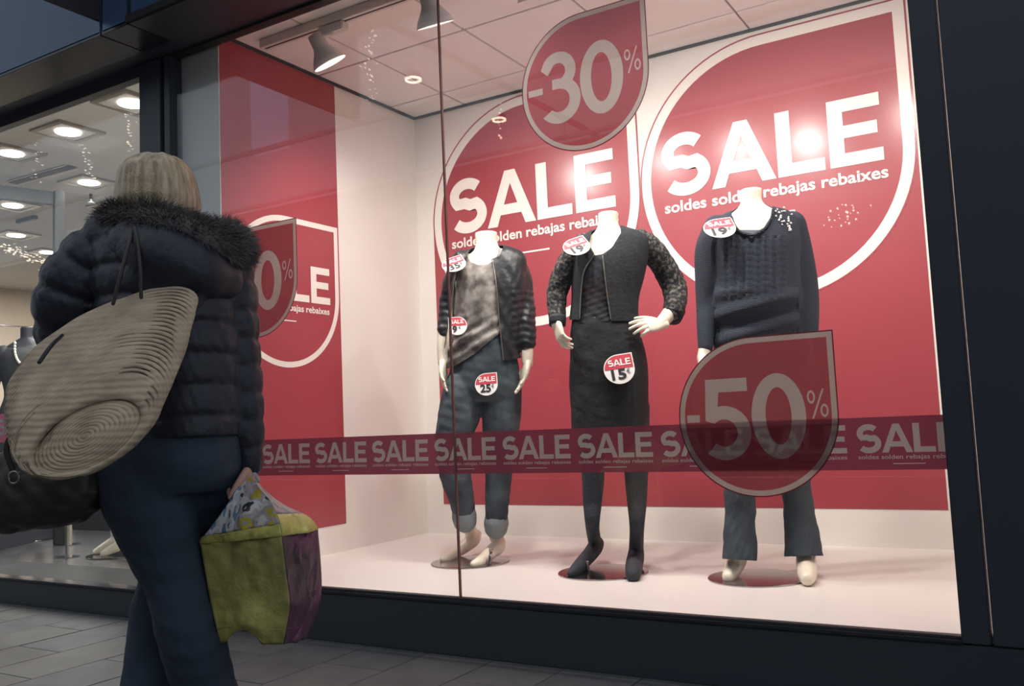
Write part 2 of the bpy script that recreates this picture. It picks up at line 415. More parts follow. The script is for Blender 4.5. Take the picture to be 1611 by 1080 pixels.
def g_S():
    a, b = .295, .225; w = .205; h1 = 1-w/2+.01; lo = w/2-.01
    p = arc(.41, h1-b+.0, a-.01, b, 38, 230, 20)[:-1] + [(.36, .545), (.46, .50)] + arc(.405, lo+b+.01, a+.02, b+.02, 52, -142, 20)
    return [stroke(p, w)], .80
def g_A(): return [[(0, 0), (.395, 1), (.61, 1), (1.005, 0), (.79, 0), (.715, .2), (.285, .2), (.21, 0)], [(.36, .385), (.64, .385), (.5025, .76)]], 1.005
def g_L(): return [[(0, 0), (0, 1), (.215, 1), (.215, .19), (.69, .19), (.69, 0)]], .69
def g_E(): return [[(0, 0), (0, 1), (.73, 1), (.73, .81), (.215, .81), (.215, .6), (.68, .6), (.68, .415), (.215, .415), (.215, .19), (.74, .19), (.74, 0)]], .74
def g_0(): return [ell(.325, .5, .325, .515), ell(.325, .5, .155, .345)], .65
def g_5():
    w = .17
    out = [(.58, .985), (.09, .985), (.045, .44)]
    o = arc(.30, .325, .335, .335, 118, -135, 30); i = arc(.295, .325, .165, .165, -140, 150, 24)
    top = [(.075, .985), (.60, .985), (.60, .82), (.235, .82), (.215, .63)]
    outer = arc(.285, .315, .335, .335, 100, -132, 30)
    inner = arc(.285, .315, .165, .168, -132, 135, 26)
    return [top + outer + inner + [(.05, .47)]], .62
def g_3():
    outer = [(.03, .80)] + arc(.30, .735, .28, .28, 140, -38, 22) + arc(.30, .315, .335, .33, 40, -142, 26)
    inner = arc(.30, .315, .165, .165, -135, 70, 18) + [(.30, .485), (.20, .485), (.20, .63), (.30, .63)] + arc(.30, .735, .115, .12, -70, 130, 16) + [(.135, .70)]
    return [outer+inner], .64
def g_pct():
    return [ell(.2, .75, .2, .24, 24), ell(.2, .75, .11, .15, 24), ell(.82, .25, .2, .24, 24), ell(.82, .25, .11, .15, 24), [(.18, -.03), (.76, 1.03), (.86, 1.03), (.28, -.03)]], 1.02
def xf(polys, x, y, sx, sy=None):
    sy = sy or sx; return [[(x+px*sx, y+py*sy) for px, py in p] for p in polys]
def word_sale(x, y, H):
    out = []; cx_ = x
    for g, gap in ((g_S, .03), (g_A, .03), (g_L, .07), (g_E, 0)):
        p, a = g(); out += xf(p, cx_, y, H); cx_ += (a+gap)*H
    return out
SALE_W = .80+.03+1.005+.03+.69+.07+.74
def drop(cx, cy, R, n=64):
    return [(cx+R, cy+R)] + arc(cx, cy, R, R, 90, 360, n)
def flat(polys):
    """even-odd filled 2D mesh (V in xy, triangles)"""
    cu = bpy.data.curves.new('c', 'CURVE'); cu.dimensions = '2D'; cu.fill_mode = 'BOTH'
    for p in polys:
        s = cu.splines.new('POLY'); s.points.add(len(p)-1); s.use_cyclic_u = True
        for i, q in enumerate(p): s.points[i].co = (q[0], q[1], 0, 1)
    o = bpy.data.objects.new('c', cu); C.objects.link(o); me = ev(o)
    V = np.array([v.co[:] for v in me.vertices]); Fc = [tuple(p.vertices) for p in me.polygons]
    bpy.data.objects.remove(o); bpy.data.curves.remove(cu); bpy.data.meshes.remove(me)
    return V, Fc
_tc = {}
def text2d(s, bold=.02):
    if (s, bold) in _tc: return _tc[(s, bold)]
    cu = bpy.data.curves.new('t', 'FONT'); cu.body = s; cu.size = 1; cu.offset = bold; cu.resolution_u = 4; cu.fill_mode = 'FRONT'
    o = bpy.data.objects.new('t', cu); C.objects.link(o); me = ev(o)
    V = np.array([v.co[:] for v in me.vertices]); Fc = [tuple(p.vertices) for p in me.polygons]
    bpy.data.objects.remove(o); bpy.data.curves.remove(cu); bpy.data.meshes.remove(me)
    V[:, 0] -= V[:, 0].min(); _tc[(s, bold)] = (V, Fc); return V, Fc
def text_fit(s, x, y, width, H=None, bold=.02):
    V, Fc = text2d(s, bold); V = V.copy(); k = width/V[:, 0].max(); V[:, 0] = V[:, 0]*k+x; V[:, 1] = V[:, 1]*(H or k)+y
    return V, Fc
def put(name, vf, o, u, v, off, m, parent, n=None):
    """lay a flat (V,F) on a plane through o with axes u,v; off along n"""
    V, Fc = vf; u, v = np.array(u, float), np.array(v, float); n = np.cross(u, v) if n is None else np.array(n, float)
    W = np.array(o)+np.outer(V[:, 0], u)+np.outer(V[:, 1], v)+n*off
    return mesh(name, W, Fc, m, parent, smooth=False)
def loops(V, Fc):
    """outline loops of a flat filled mesh"""
    nx = {}; E_ = set()
    for f_ in Fc:
        for a, b in zip(f_, f_[1:]+f_[:1]): E_.add((a, b))
    for a, b in E_:
        if (b, a) not in E_: nx[a] = b
    out = []
    while nx:
        a, b = next(iter(nx.items())); lp = []
        while a in nx: lp.append(tuple(V[a][:2])); a = nx.pop(a)
        if len(lp) > 2: out.append(lp)
    return out
def words(s_, x, y, width, H, fn):
    ws = s_.split(); L_ = [text2d(w_, .022)[0][:, 0].max() for w_ in ws]; sp = .33; k = width/(sum(L_)+sp*(len(ws)-1))
    for w_, l_ in zip(ws, L_): fn(text_fit(w_, x, y, l_*k, H, .022)); x += (l_+sp)*k
X, Y, Z = np.array([1., 0, 0]), np.array([0, 1., 0]), np.array([0, 0, 1.])
SUB = 'soldes solden rebajas rebaixes'

# ================================================================== STRUCTURE
XL, YB, ZC, ZP = -3.31, 1.638, 2.855, .217
# mall floor with stone slabs
fl = box('floor', -16, 6, -9, .0, -.06, -.006, M['grout'], kind='structure')
tile_me = {}
for m_ in ('stone', 'stone2'):
    V, Fc = boxdata(-.1475, .1475, -.2975, .2975, -.02, 0)
    bm = bmesh.new(); vs = [bm.verts.new(v) for v in V]; [bm.faces.new([vs[i] for i in f]) for f in Fc]
    bmesh.ops.bevel(bm, geom=[e for e in bm.edges if e.verts[0].co.z == 0 and e.verts[1].co.z == 0], offset=.002, segments=1, affect='EDGES')
    bmesh.ops.recalc_face_normals(bm, faces=bm.faces[:])
    me = bpy.data.meshes.new('stone_slab'); bm.to_mesh(me); bm.free(); me.materials.append(M[m_]); tile_me[m_] = me
for i in range(-13, 8):
    for j in range(-6, 1):
        x = -2.69+.3*i+.15; y = -.3+.6*j+(.3 if i % 2 else 0)
        if y > .02: continue
        o = bpy.data.objects.new('stone_slab', tile_me[random.choice(['stone', 'stone2'])]); C.objects.link(o)
        o.parent = fl; o.location = (x, y-.0, random.uniform(-.0008, .0006))
box('stone_edge', -8, 2, -.0302, .02, -.02, -.001, M['stone'], fl)
# display window box
box('platform', XL, -.12, 0.012, YB, .0, ZP, M['platform'], kind='structure')
box('wall_back', XL-.1, -.12, YB, YB+.1, .0, 3.1, M['white_wall'], kind='structure')
wl = box('wall_left', -3.90, XL, .05, YB+.1, .0, 3.1, M['white_wall'], kind='structure')
box('wall_right', -.12, -.02, .03, YB+.1, 0, 3.1, M['white_wall'], kind='structure')
ce = box('ceiling', XL, -.12, 0.03, YB, ZC+.012, ZC+.10, M['ceil_grid'], kind='structure')
gx = [XL+.002, -2.91, -2.313, -1.72, -1.122, -.53, -.122]; gy = [.035, .105, .745, 1.385, YB-.002]
for i in range(6):
    for j in range(4):
        dx, dy = (gx[i+1]-gx[i])/2-.006, (gy[j+1]-gy[j])/2-.006
        box('ceiling_tile', gx[i]+.006, gx[i+1]-.006, gy[j]+.006, gy[j+1]-.006, ZC, ZC+.014, M['ceil_tile'], ce, bevel=.002)
tr = box('trim_1', XL, -.12, YB-.018, YB-.001, ZC-.012, ZC+.001, M['dark_trim'], kind='structure')
box('trim_2', XL+.001, XL+.018, .03, YB-.018, ZC-.012, ZC+.001, M['dark_trim'], kind='structure')
# skirting panel joint along the platform back
# outside frame
def strc(name, *a, **k): return box(name, *a, kind='structure', **k)
pl = strc('trim_3', -3.575, 2.2, -.03, .012, 0, .196, M['navy_metal'], bevel=.003)
box('lip', -3.575, -.2, -.036, .012, .198, .208, M['navy_gloss'], pl, bevel=.002)
box('inner_lip', -3.575, -.2, -.012, .016, .209, .216, M['dark_trim'], pl)
strc('trim_4', -.203, -.128, -.03, .05, .2, 3.0, M['navy_metal'], bevel=.003)
pr = strc('trim_5', -.122, 2.2, -.034, .05, .2, 3.4, M['navy_metal'], bevel=.003)
co = strc('trim_6', -3.81, -3.645, -.03, .05, 0, 2.79, M['navy_metal'], bevel=.003)
box('groove', -3.645, -3.622, -.012, .05, 0, 2.79, M['black_panel'], co)
box('frame_stile', -3.622, -3.577, -.026, .05, 0, 2.79, M['navy_metal'], co, bevel=.003)
be = strc('trim_7', -9, 2.2, -.12, .03, 2.795, 3.0, M['navy_metal'])
box('top_bead', -3.577, -.2, -.02, .03, 2.782, 2.797, M['black_panel'], be)
box('top_bead', -9, -3.81, -.02, .03, 2.735, 2.797, M['navy_metal'], be)
for a, b, m_ in ((-9, -5.4, 'navy_gloss'), (-5.394, -3.645, 'navy_gloss'), (-3.637, -3.44, 'navy_gloss'), (-3.432, -1.2, 'navy_metal'), (-1.194, 2.2, 'navy_metal')):
    box('soffit_panel', a, b, -.36, -.124, 2.788, 2.81, M[m_], be, bevel=.002)
fa = strc('trim_8', -9, 2.2, -.345, -.32, 2.812, 4.6, M['black_panel'])
box('fascia_panel', -9, -3.65, -.36, -.345, 2.80, 4.6, M['blue_panel'], fa, bevel=.002)
box('fascia_panel', -3.63, -3.46, -.36, -.345, 2.80, 3.0, M['blue_panel'], fa, bevel=.002)
box('fascia_panel', -3.63, -3.46, -.36, -.345, 3.03, 4.6, M['blue_panel'], fa, bevel=.002)
box('fascia_panel', -3.42, 2.2, -.36, -.345, 2.83, 4.6, M['blue_panel'], fa, bevel=.002)
box('fascia_rail', -3.44, 2.2, -.375, -.345, 2.795, 2.825, M['black_panel'], fa)
strc('trim_9', -3.66, -3.64, -1.5, -.362, 2.86, 4.4, M['black_panel'])
# glass panes
g1 = thing('window_1', None, None, (-1.9, 0, 1.5)); g1['kind'] = 'structure'
box('pane', -3.577, -1.951, -.003, .006, .213, 2.79, M['glass'], g1)
box('pane', -1.945, -.203, -.003, .006, .213, 2.79, M['glass'], g1)
box('pane_joint', -1.951, -1.945, -.004, .007, .213, 2.79, mat('joint_seal', (128, 84, 78), .5), g1)
g2 = thing('window_2', None, None, (-6, 0, 1.5)); g2['kind'] = 'structure'
box('pane', -9, -3.81, -.003, .006, .15, 2.74, M['glass'], g2)

# left shop interior
pb = strc('trim_10', -9, -3.81, -.03, .03, 0, .128, M['navy_metal'], bevel=.003)
box('lip', -9, -3.81, -.045, .03, .13, .142, M['navy_gloss'], pb, bevel=.004)
strc('ledge', -9, -3.9, .03, .42, 0, .135, M['ledge'])
strc('shop_floor', -16, -3.9, .42, 7, 0, .132, M['shop_floor'])
strc('shop_ceiling', -16, -3.9, .03, 7, 2.86, 3.0, M['shop_ceil'])
strc('wall_rear', -16, -3.9, 6.2, 6.4, 0, 3.0, M['shop_wall'])
strc('wall_side', -11.5, -11.3, .03, 6.2, .132, 2.86, M['shop_wall'])
strc('wall_partition', -4.0, -3.9, YB+.1, 6.2, .0, 2.86, M['shop_wall'])
def dark_strip(p, q, z0, z1, t=.04, name='base_strip', m='navy_metal', parent=None):
    p = np.array(p); q = np.array(q); d = (q-p)/np.linalg.norm(q-p); s = np.cross(d, Z)
    return obox(name, [*p[:2], (z0+z1)/2], [*q[:2], (z0+z1)/2], s*t/2, Z*(z1-z0)/2, M[m], parent)
a, b = hit(0, 865, 2, .133), hit(92, 843, 2, .133)
dark_strip(a+(a-b)*.5, b, .133, .29, .06)['kind'] = 'structure'
# open shop door frame seen through the pane
pA = hit(106, 303, 1, 1.1); pB = hit(0, 290, 2, pA[2]); pB = pA+(pB-pA)*1.6
dd = (pB-pA)/np.linalg.norm(pB-pA); sd = np.cross(dd, Z)
dr = thing('door_1', None, None, (pA[0], pA[1], .133)); dr['kind'] = 'structure'
obox('frame_head', pA-Z*.06+dd*.1, pB-Z*.06, sd*.02, Z*.05, M['frame_black'], dr, .004)
obox('frame_post', [pA[0]+dd[0]*.06, pA[1]+dd[1]*.06, .133], pA+dd*.06, dd*.035, sd*.03, M['frame_black'], dr, .004)
# shop rail on the beige wall
# downlights
def downlight(x, y, s=.17, i=0, lab=''):
    t = thing('square_downlight', lab, 'ceiling light', (x, y, 2.86), 'square downlights in the shop ceiling')
    bm_parts = []
    for (x0, x1, y0, y1) in ((-s, s, -s, -s+.03), (-s, s, s-.03, s), (-s, -s+.03, -s+.03, s-.03), (s-.03, s, -s+.03, s-.03)):
        bm_parts.append(boxdata(x+x0, x+x1, y+y0, y+y1, 2.845, 2.862))
    V, Fc = join(bm_parts); mesh('frame', V, Fc, M['brushed'], t, False)
    box('recess', x-s+.03, x+s-.03, y-s+.03, y+s-.03, 2.853, 2.861, M['spot_grey'], t)
    V, Fc = loft([ring(np.array([x, y, z]), X*r, Y*r, 24) for z, r in ((2.853, .078), (2.846, .076), (2.842, .05))]); mesh('lens', V, Fc, M['lamp'], t)
DL = [((107, 207), 'large square downlight nearest the middle of the shop window glass'), ((18, 241), 'square downlight at the left edge of the photo, second row'),
      ((207, 162), 'square downlight highest up, beside the dark column'), ((140, 287), 'square downlight just left of the blond head'),
      ((20, 323), 'round-lensed downlight seen inside the dark door frame, upper'), ((25, 370), 'downlight inside the dark door frame, left and below the first'),
      ((75, 397), 'small far downlight lowest in the dark door frame'), ((180, 325), 'downlight half hidden behind the blond head')]
for i, (p, lb) in enumerate(DL):
    q = hit(*p, 2, 2.855); downlight(q[0], q[1], .16, i, lb)
a, b = hit(20, 288, 2, 2.855), hit(113, 262, 2, 2.855); d_ = (b-a)/np.linalg.norm(b-a)
t = thing('slot_diffuser', 'long black slot air diffuser in the shop ceiling', 'vent', a)
obox('slot', a, b, np.cross(d_, Z)*.035, Z*.006, M['black_panel'], t)
obox('slot_rim', a, b, np.cross(d_, Z)*.05, Z*.003, M['brushed'], t)
q = hit(42, 333, 1, 1.6)
t = thing('exit_sign', 'dark green exit sign panel hanging under the shop ceiling', 'sign', q)
box('panel', q[0]-.14, q[0]+.14, q[1]-.02, q[1]+.02, q[2]-.09, q[2]+.09, M['green_sign'], t, .004)
box('rod', q[0]-.1, q[0]-.09, q[1]-.005, q[1]+.005, q[2]+.09, 2.86, M['brushed'], t)
box('rod', q[0]+.09, q[0]+.1, q[1]-.005, q[1]+.005, q[2]+.09, 2.86, M['brushed'], t)
q = hit(143, 317, 2, 2.80)
t = thing('sprinkler', 'small dark sprinkler head below the shop ceiling', 'sprinkler', q)
V, Fc = limb([[*(q+Z*.06), .012], [*q, .012]], n=8, steps=3); mesh('stem', V, Fc, M['dark_trim'], t)
V, Fc = loft([ring(q-Z*.01, X*.03, Y*.03, 12), ring(q-Z*.016, X*.03, Y*.03, 12)]); mesh('deflector', V, Fc, M['dark_trim'], t)
a = hit(113, 840, 1, 1.75)
t = thing('display_cabinet', 'low dark grey display cabinet behind the shop window ledge', 'cabinet', (a[0]+.7, 1.9, .132))
box('body', a[0], a[0]+1.5, 1.75, 2.1, .132, .95, mat('cabinet_grey', (44, 45, 49), .6, spec=.2), t, .004)
box('top', a[0]-.01, a[0]+1.51, 1.74, 2.11, .951, .975, M['frame_black'], t, .003)
# shelf rail line on the far wall
a, b = hit(0, 512, 1, 2.0), hit(62, 516, 1, 2.0)
t = thing('display_rail', 'thin grey hanging rail behind the black dress', 'rail', a)
V, Fc = limb([[*(a+(a-b)*.6), .008], [*b, .008]], n=8, steps=3); mesh('bar', V, Fc, M['brushed'], t)
for e_ in (a+(a-b)*.55, b): V, Fc = limb([[*e_, .008], [e_[0], e_[1], .134, .008]], n=8, steps=3); mesh('upright', V, Fc, M['brushed'], t)

# opposite side of the mall, seen as reflections in the glass (behind the camera)
def mirror(x, y, yy):
    q = hit(x, y, 1, yy); return np.array([q[0], -q[1], q[2]])
q0, q1 = mirror(342, 255, 8), mirror(532, 200, 8)
gr = thing('gallery_railing', 'upper gallery handrail across the mall, seen as a reflection', 'railing', (q0[0], q0[1], 0))
box('handrail', q0[0]-14, q1[0]+9, -8.03, -7.97, 5.72, 5.79, M['poster_white'], gr)
box('handrail', q0[0]-14, q1[0]+9, -8.03, -7.97, 4.75, 4.80, M['poster_white'], gr)
strc('wall_opposite', -22, 6, -9.2, -9.0, 0, 4.4, M['facade'])
strc('gallery_slab', -22, 6, -9.0, -8.0, 4.4, 4.7, M['facade'])
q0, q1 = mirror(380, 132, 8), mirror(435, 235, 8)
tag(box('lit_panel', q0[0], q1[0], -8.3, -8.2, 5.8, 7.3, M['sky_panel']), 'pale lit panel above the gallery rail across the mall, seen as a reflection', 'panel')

# ================================================================== POSTERS
def wall_poster(x0, x1, label):
    """drop-shaped SALE artwork on the rear wall"""
    cx_, R_ = (x0+x1)/2, (x1-x0)/2; zc = 2.125
    t = thing('sale_poster', label, 'poster', (cx_, YB, zc))
    y_ = YB; pos = (0, y_, 0)
    zt = ZC-.014
    def cropz(poly): return [(a, min(b, zt)) for a, b in poly]
    under = [(x0, .395)] + [(x1, .395)] + [(x1, zc)] + arc(cx_, zc, R_, R_, 0, -180, 60)[1:-1] + [(x0, zc)]
    # red ground below the drop
    put('ground', flat([under]), pos, X, Z, .002, M['poster_red'], t, -Y)
    line = cropz(drop(cx_, zc, R_)); l2 = cropz(drop(cx_, zc, R_-.009)); l2 = [(a, min(b, zt-.009)) for a, b in l2]
    up = lambda P_: [q for q in P_ if q[1] >= zc-1e-6]
    put('outline', flat([line, l2]), pos, X, Z, .003, M['poster_red'], t, -Y)
    fd = drop(cx_, zc, R_-.062)
    fill = [(a, min(b, zt-.045)) for a, b in fd]
    wr = [(a, min(b, zt-.009)) for a, b in drop(cx_, zc, R_-.009)]
    put('white_ring', flat([wr, fill]), pos, X, Z, .0035, M['poster_white'], t, -Y)
    put('red_drop', flat([fill]), pos, X, Z, .0035, M['poster_red'], t, -Y)
    H = .335; sx = cx_-.575
    put('headline', flat(word_sale(sx, 2.052, H)), pos, X, Z, .0065, M['poster_white'], t, -Y)
    words(SUB, sx+.01, 1.965, 1.13, .083, lambda vf: put('small_print', vf, pos, X, Z, .0065, M['poster_white'], t, -Y))
    put('underline', flat([[(cx_-.12, 1.868), (cx_+.12, 1.868), (cx_+.12, 1.878), (cx_-.12, 1.878)]]), pos, X, Z, .0065, M['poster_white'], t, -Y)
wall_poster(-3.185, -1.778, 'red drop-shaped SALE poster behind the two left mannequins')
wall_poster(-1.7775, -.378, 'red drop-shaped SALE poster behind the right mannequin in sweater')
# left wall poster: red strip with a smaller drop
t = thing('sale_poster', 'red SALE strip poster on the narrow left side wall', 'poster', (XL, .45, 1.6))
posl = (XL, 0, 0)
put('ground', flat([[(.055, .365), (.886, .365), (.886, ZC-.014), (.055, ZC-.014)]]), posl, Y, Z, .002, M['poster_red'], t, X)
put('white_ring', flat([drop(.475, 1.612, .40), drop(.475, 1.612, .37)]), posl, Y, Z, .0035, M['poster_white'], t, X)
put('headline', flat(word_sale(.13, 1.567, .2)), posl, Y, Z, .0035, M['poster_white'], t, X)
words(SUB, .135, 1.512, .66, .05, lambda vf: put('small_print', vf, posl, Y, Z, .0035, M['poster_white'], t, X))
put('underline', flat([[(.40, 1.455), (.54, 1.455), (.54, 1.461), (.40, 1.461)]]), posl, Y, Z, .0035, M['poster_white'], t, X)

# ================================================================== STICKERS ON THE GLASS
def sticker(cx_, zc, first, label, R_=.261):
    t = thing('discount_sticker', label, 'sticker', (cx_, .008, zc)); pos = (0, .0075, 0)
    k = .27
    digits = xf(first()[0], cx_-.182, zc-.135, k*.99) + xf(g_0()[0], cx_-.012, zc-.135, k*.99)
    digits += xf(g_pct()[0], cx_+.168, zc-.012, .062, .088) + [[(cx_-.232, zc-.013), (cx_-.182+(.012 if first is g_3 else -.006), zc-.013), (cx_-.182+(.012 if first is g_3 else -.006), zc+.012), (cx_-.232, zc+.012)]]
    inner = drop(cx_, zc, R_-.021)
    put('edge', flat([drop(cx_, zc, R_), drop(cx_, zc, R_-.004)]), pos, X, Z, 0, M['film_edge'], t, -Y)
    put('ring', flat([drop(cx_, zc, R_-.004), inner]), pos, X, Z, 0, M['film_white'], t, -Y)
    put('field', flat([inner]+digits), pos, X, Z, 0, M['film_red'], t, -Y)
    put('numerals', flat(digits), pos, X, Z, 0, M['film_white'], t, -Y)
sticker(-1.315, 2.125, g_3, 'red translucent -30% drop sticker high on the window glass')
sticker(-.759, .866, g_5, 'red translucent -50% drop sticker in front of the right mannequin legs')
sticker(-3.032, 1.578, g_5, 'red translucent -50% drop sticker half hidden behind the fur hood')
# SALE band
t = thing('sale_band', 'long red SALE tape stuck across the display window glass', 'sticker', (-1.9, .01, .77))
pos = (0, .0095, 0); L3 = []; sub = []; ul = []
pitch = .3205
for i in range(11):
    x = -.773+pitch*(i-8)*1.0+.0
    if x+.27 > -.206: 
        pass
    L3 += word_sale(x, .741, .0865); sub.append(loops(*text_fit(SUB, x+.002, .722, .288, .0185, .012)))
    ul.append([(x+.1, .706), (x+.19, .706), (x+.19, .709), (x+.1, .709)])
xs0, xs1 = -3.574, -.15
for i in range(11):
    x = -.773+pitch*(i-8); a, b = x-.013, x+pitch-.013
    if a < xs0 or a > xs1-.02: continue
    wd_ = [p for p in word_sale(x, .741, .0865) if max(q[0] for q in p) < xs1-.003]
    pr_ = [p for p in sub[i]+[ul[i]] if max(q[0] for q in p) < xs1-.003]
    put('tape_section', flat([[(a, .689), (min(b, xs1), .689), (min(b, xs1), .849), (a, .849)]]+wd_+pr_), pos, X, Z, 0, M['band_red'], t, -Y)
    if pr_: put('small_print', flat(pr_), pos, X, Z, 0, M['band_white'], t, -Y)['kind'] = 'stuff'
    if wd_: put('lettering', flat(wd_), pos, X, Z, 0, M['band_white'], t, -Y)
t = thing('sale_band', 'dark red SALE tape on the left shop window glass', 'sticker', (-5.1, .01, .97))
L3 = []
for i in range(5):
    x = -6.235+i*.36; a, b = x-.025, min(x+.335, -3.815)
    put('tape_section', flat([[(a, .890), (b, .890), (b, 1.055), (a, 1.055)]]+word_sale(x, .935, .088)), pos, X, Z, 0, M['band_red'], t, -Y)
    put('lettering', flat(word_sale(x, .935, .088)), pos, X, Z, 0, M['whiteprint'], t, -Y)

# ================================================================== TRACK LIGHTS
t = thing('light_track', 'grey ceiling light track above the display window', 'light track', (-1.7, .24, ZC))
box('rail', -3.2, -.3, .215, .265, ZC-.045, ZC-.001, M['spot_grey'], t, .003)
box('slot', -3.18, -.32, .235, .245, ZC-.0465, ZC-.044, M['dark_trim'], t)
labs = ['leftmost grey track spotlight, nearest the red side wall', 'grey cone track spotlight second from the left', 'grey bell-shaped track spotlight over the glass joint',
        'track spotlight above the middle mannequin', 'track spotlight above the right mannequin']
for i, (a, b) in enumerate(SPOTS):
    a = np.array(a); d_ = np.array(b)-a; d_ /= np.linalg.norm(d_)
    t = thing('track_spotlight', labs[i], 'spotlight', (a[0], .24, ZC-.045), 'track spotlights over the display')
    box('adapter', a[0]-.02, a[0]+.14, .215, .265, ZC-.085, ZC-.046, M['spot_grey'], t, .006)
    k = a-d_*.11
    V, Fc = limb([[a[0]+.06, .24, ZC-.08, .012], [*((k+np.array([a[0]+.06, .24, ZC-.08]))/2), .011], [*k, .012]], n=10); mesh('arm', V, Fc, M['spot_grey'], t)
    u = np.cross(d_, Z); u /= np.linalg.norm(u); v = np.cross(d_, u)
    prof = [(-.125, .012), (-.12, .035), (-.06, .04), (-.05, .042), (.0, .075), (.03, .088), (.03, .083), (.0, .07), (-.02, .05)]
    V, Fc = loft([ring(a+d_*q, u*r, v*r, 28) for q, r in prof], cap=False); mesh('shade', V, Fc, M['spot_grey'], t)
    V, Fc = loft([ring(a+d_*q, u*r, v*r, 20) for q, r in ((-.022, .045), (-.018, .045))]); mesh('lamp', V, Fc, M['lampwarm'], t)
# mall lamps whose rings show as reflections
tk = thing('mall_lamp_track', 'lamp track hung above the mall aisle, seen as a reflection', 'light track', (-3, -4, 5))
pts = []
for k, (x, y) in enumerate([(470, 40), (650, 127), (785, 190), (890, 240)]):
    d_ = ray(x, y); q = CAM+d_*((4.6-CAM[2])/d_[2]); q[1] = -q[1]; pts.append(q)
    t = thing('ring_lamp', 'round ring lamp over the mall aisle, %s, mirrored in the glass' % ['above the track spotlights', 'in the display ceiling', 'on the left poster top', 'under the -30% sticker'][k], 'lamp', q, 'ring lamps over the mall aisle')
    r = .085 if k else .075
    V, Fc = loft([ring(q+Z*z_, X*r_, Y*r_, 28) for z_, r_ in ((0, r), (.02, r+.004), (.02, r-.012), (0, r-.012), (0, r))], cap=False); mesh('ring', V, Fc, M['bulb'], t)
    V, Fc = loft([ring(q+Z*z_, X*r_, Y*r_, 20) for z_, r_ in ((.025, r+.01), (.08, r), (.12, .02))]); mesh('housing', V, Fc, M['dark_trim'], t)
    V, Fc = limb([[*(q+Z*.12), .006], [*(q+Z*.5), .006]], n=6, steps=3); mesh('stem', V, Fc, M['dark_trim'], t)
a, b = pts[0], pts[-1]; obox('rail', a+Z*.5+(a-b)*.2, b+Z*.5+(b-a)*.2, np.array([.03, 0, 0]), Z*.03, M['dark_trim'], tk)
# fairy light strings hung in the mall, mirrored in the glass
def string(px, n, spreadx, lab, y0=5.0, cold=False):
    P_ = []
    for k in range(n):
        v = k/n; x = px[0][0]+(px[1][0]-px[0][0])*v+random.gauss(0, spreadx); y = px[0][1]+(px[1][1]-px[0][1])*v+random.uniform(-4, 4)
        q = hit(x, y, 1, y0); q[1] = -q[1]; P_.append(q)
    t = thing('fairy_light_string', lab, 'string lights', P_[0])
    sp = []
    for q in P_:
        r = random.uniform(.005, .010); sp.append(loft([ring(q+Z*z_*r, X*r*rr, Y*r*rr, 6) for z_, rr in ((1, .2), (.4, .9), (-.4, .9), (-1, .2))]))
    V, Fc = join(sp); mesh('bulbs', V, Fc, M['bulb'], t)['kind'] = 'stuff'
    c = sorted(P_, key=lambda q: q[2]); V, Fc = limb([[c[-1][0], c[-1][1], c[-1][2]+1.2, .002], [*c[-1], .002], [*c[0], .002]], n=5, steps=6); mesh('wire', V, Fc, M['dark_trim'], t)
string(((582, 0), (582, 165)), 46, 7, 'string of fairy lights mirrored above the glass corner')
string(((525, 15), (525, 60)), 10, 9, 'short string of fairy lights mirrored beside the track spotlight')
string(((60, 200), (55, 290)), 20, 5, 'string of fairy lights mirrored in the shop window, left')
string(((200, 175), (205, 240)), 22, 4, 'string of fairy lights mirrored beside the dark column')
string(((130, 225), (145, 290)), 22, 5, 'string of fairy lights mirrored between two downlights')
string(((0, 385), (112, 432)), 150, 12, 'garland of warm fairy lights mirrored low in the shop window')
string(((785, 165), (785, 225)), 12, 3, 'short string of fairy lights mirrored on the left poster top')
string(((1310, 355), (1340, 320)), 26, 14, 'cluster of fairy lights mirrored on the right poster')

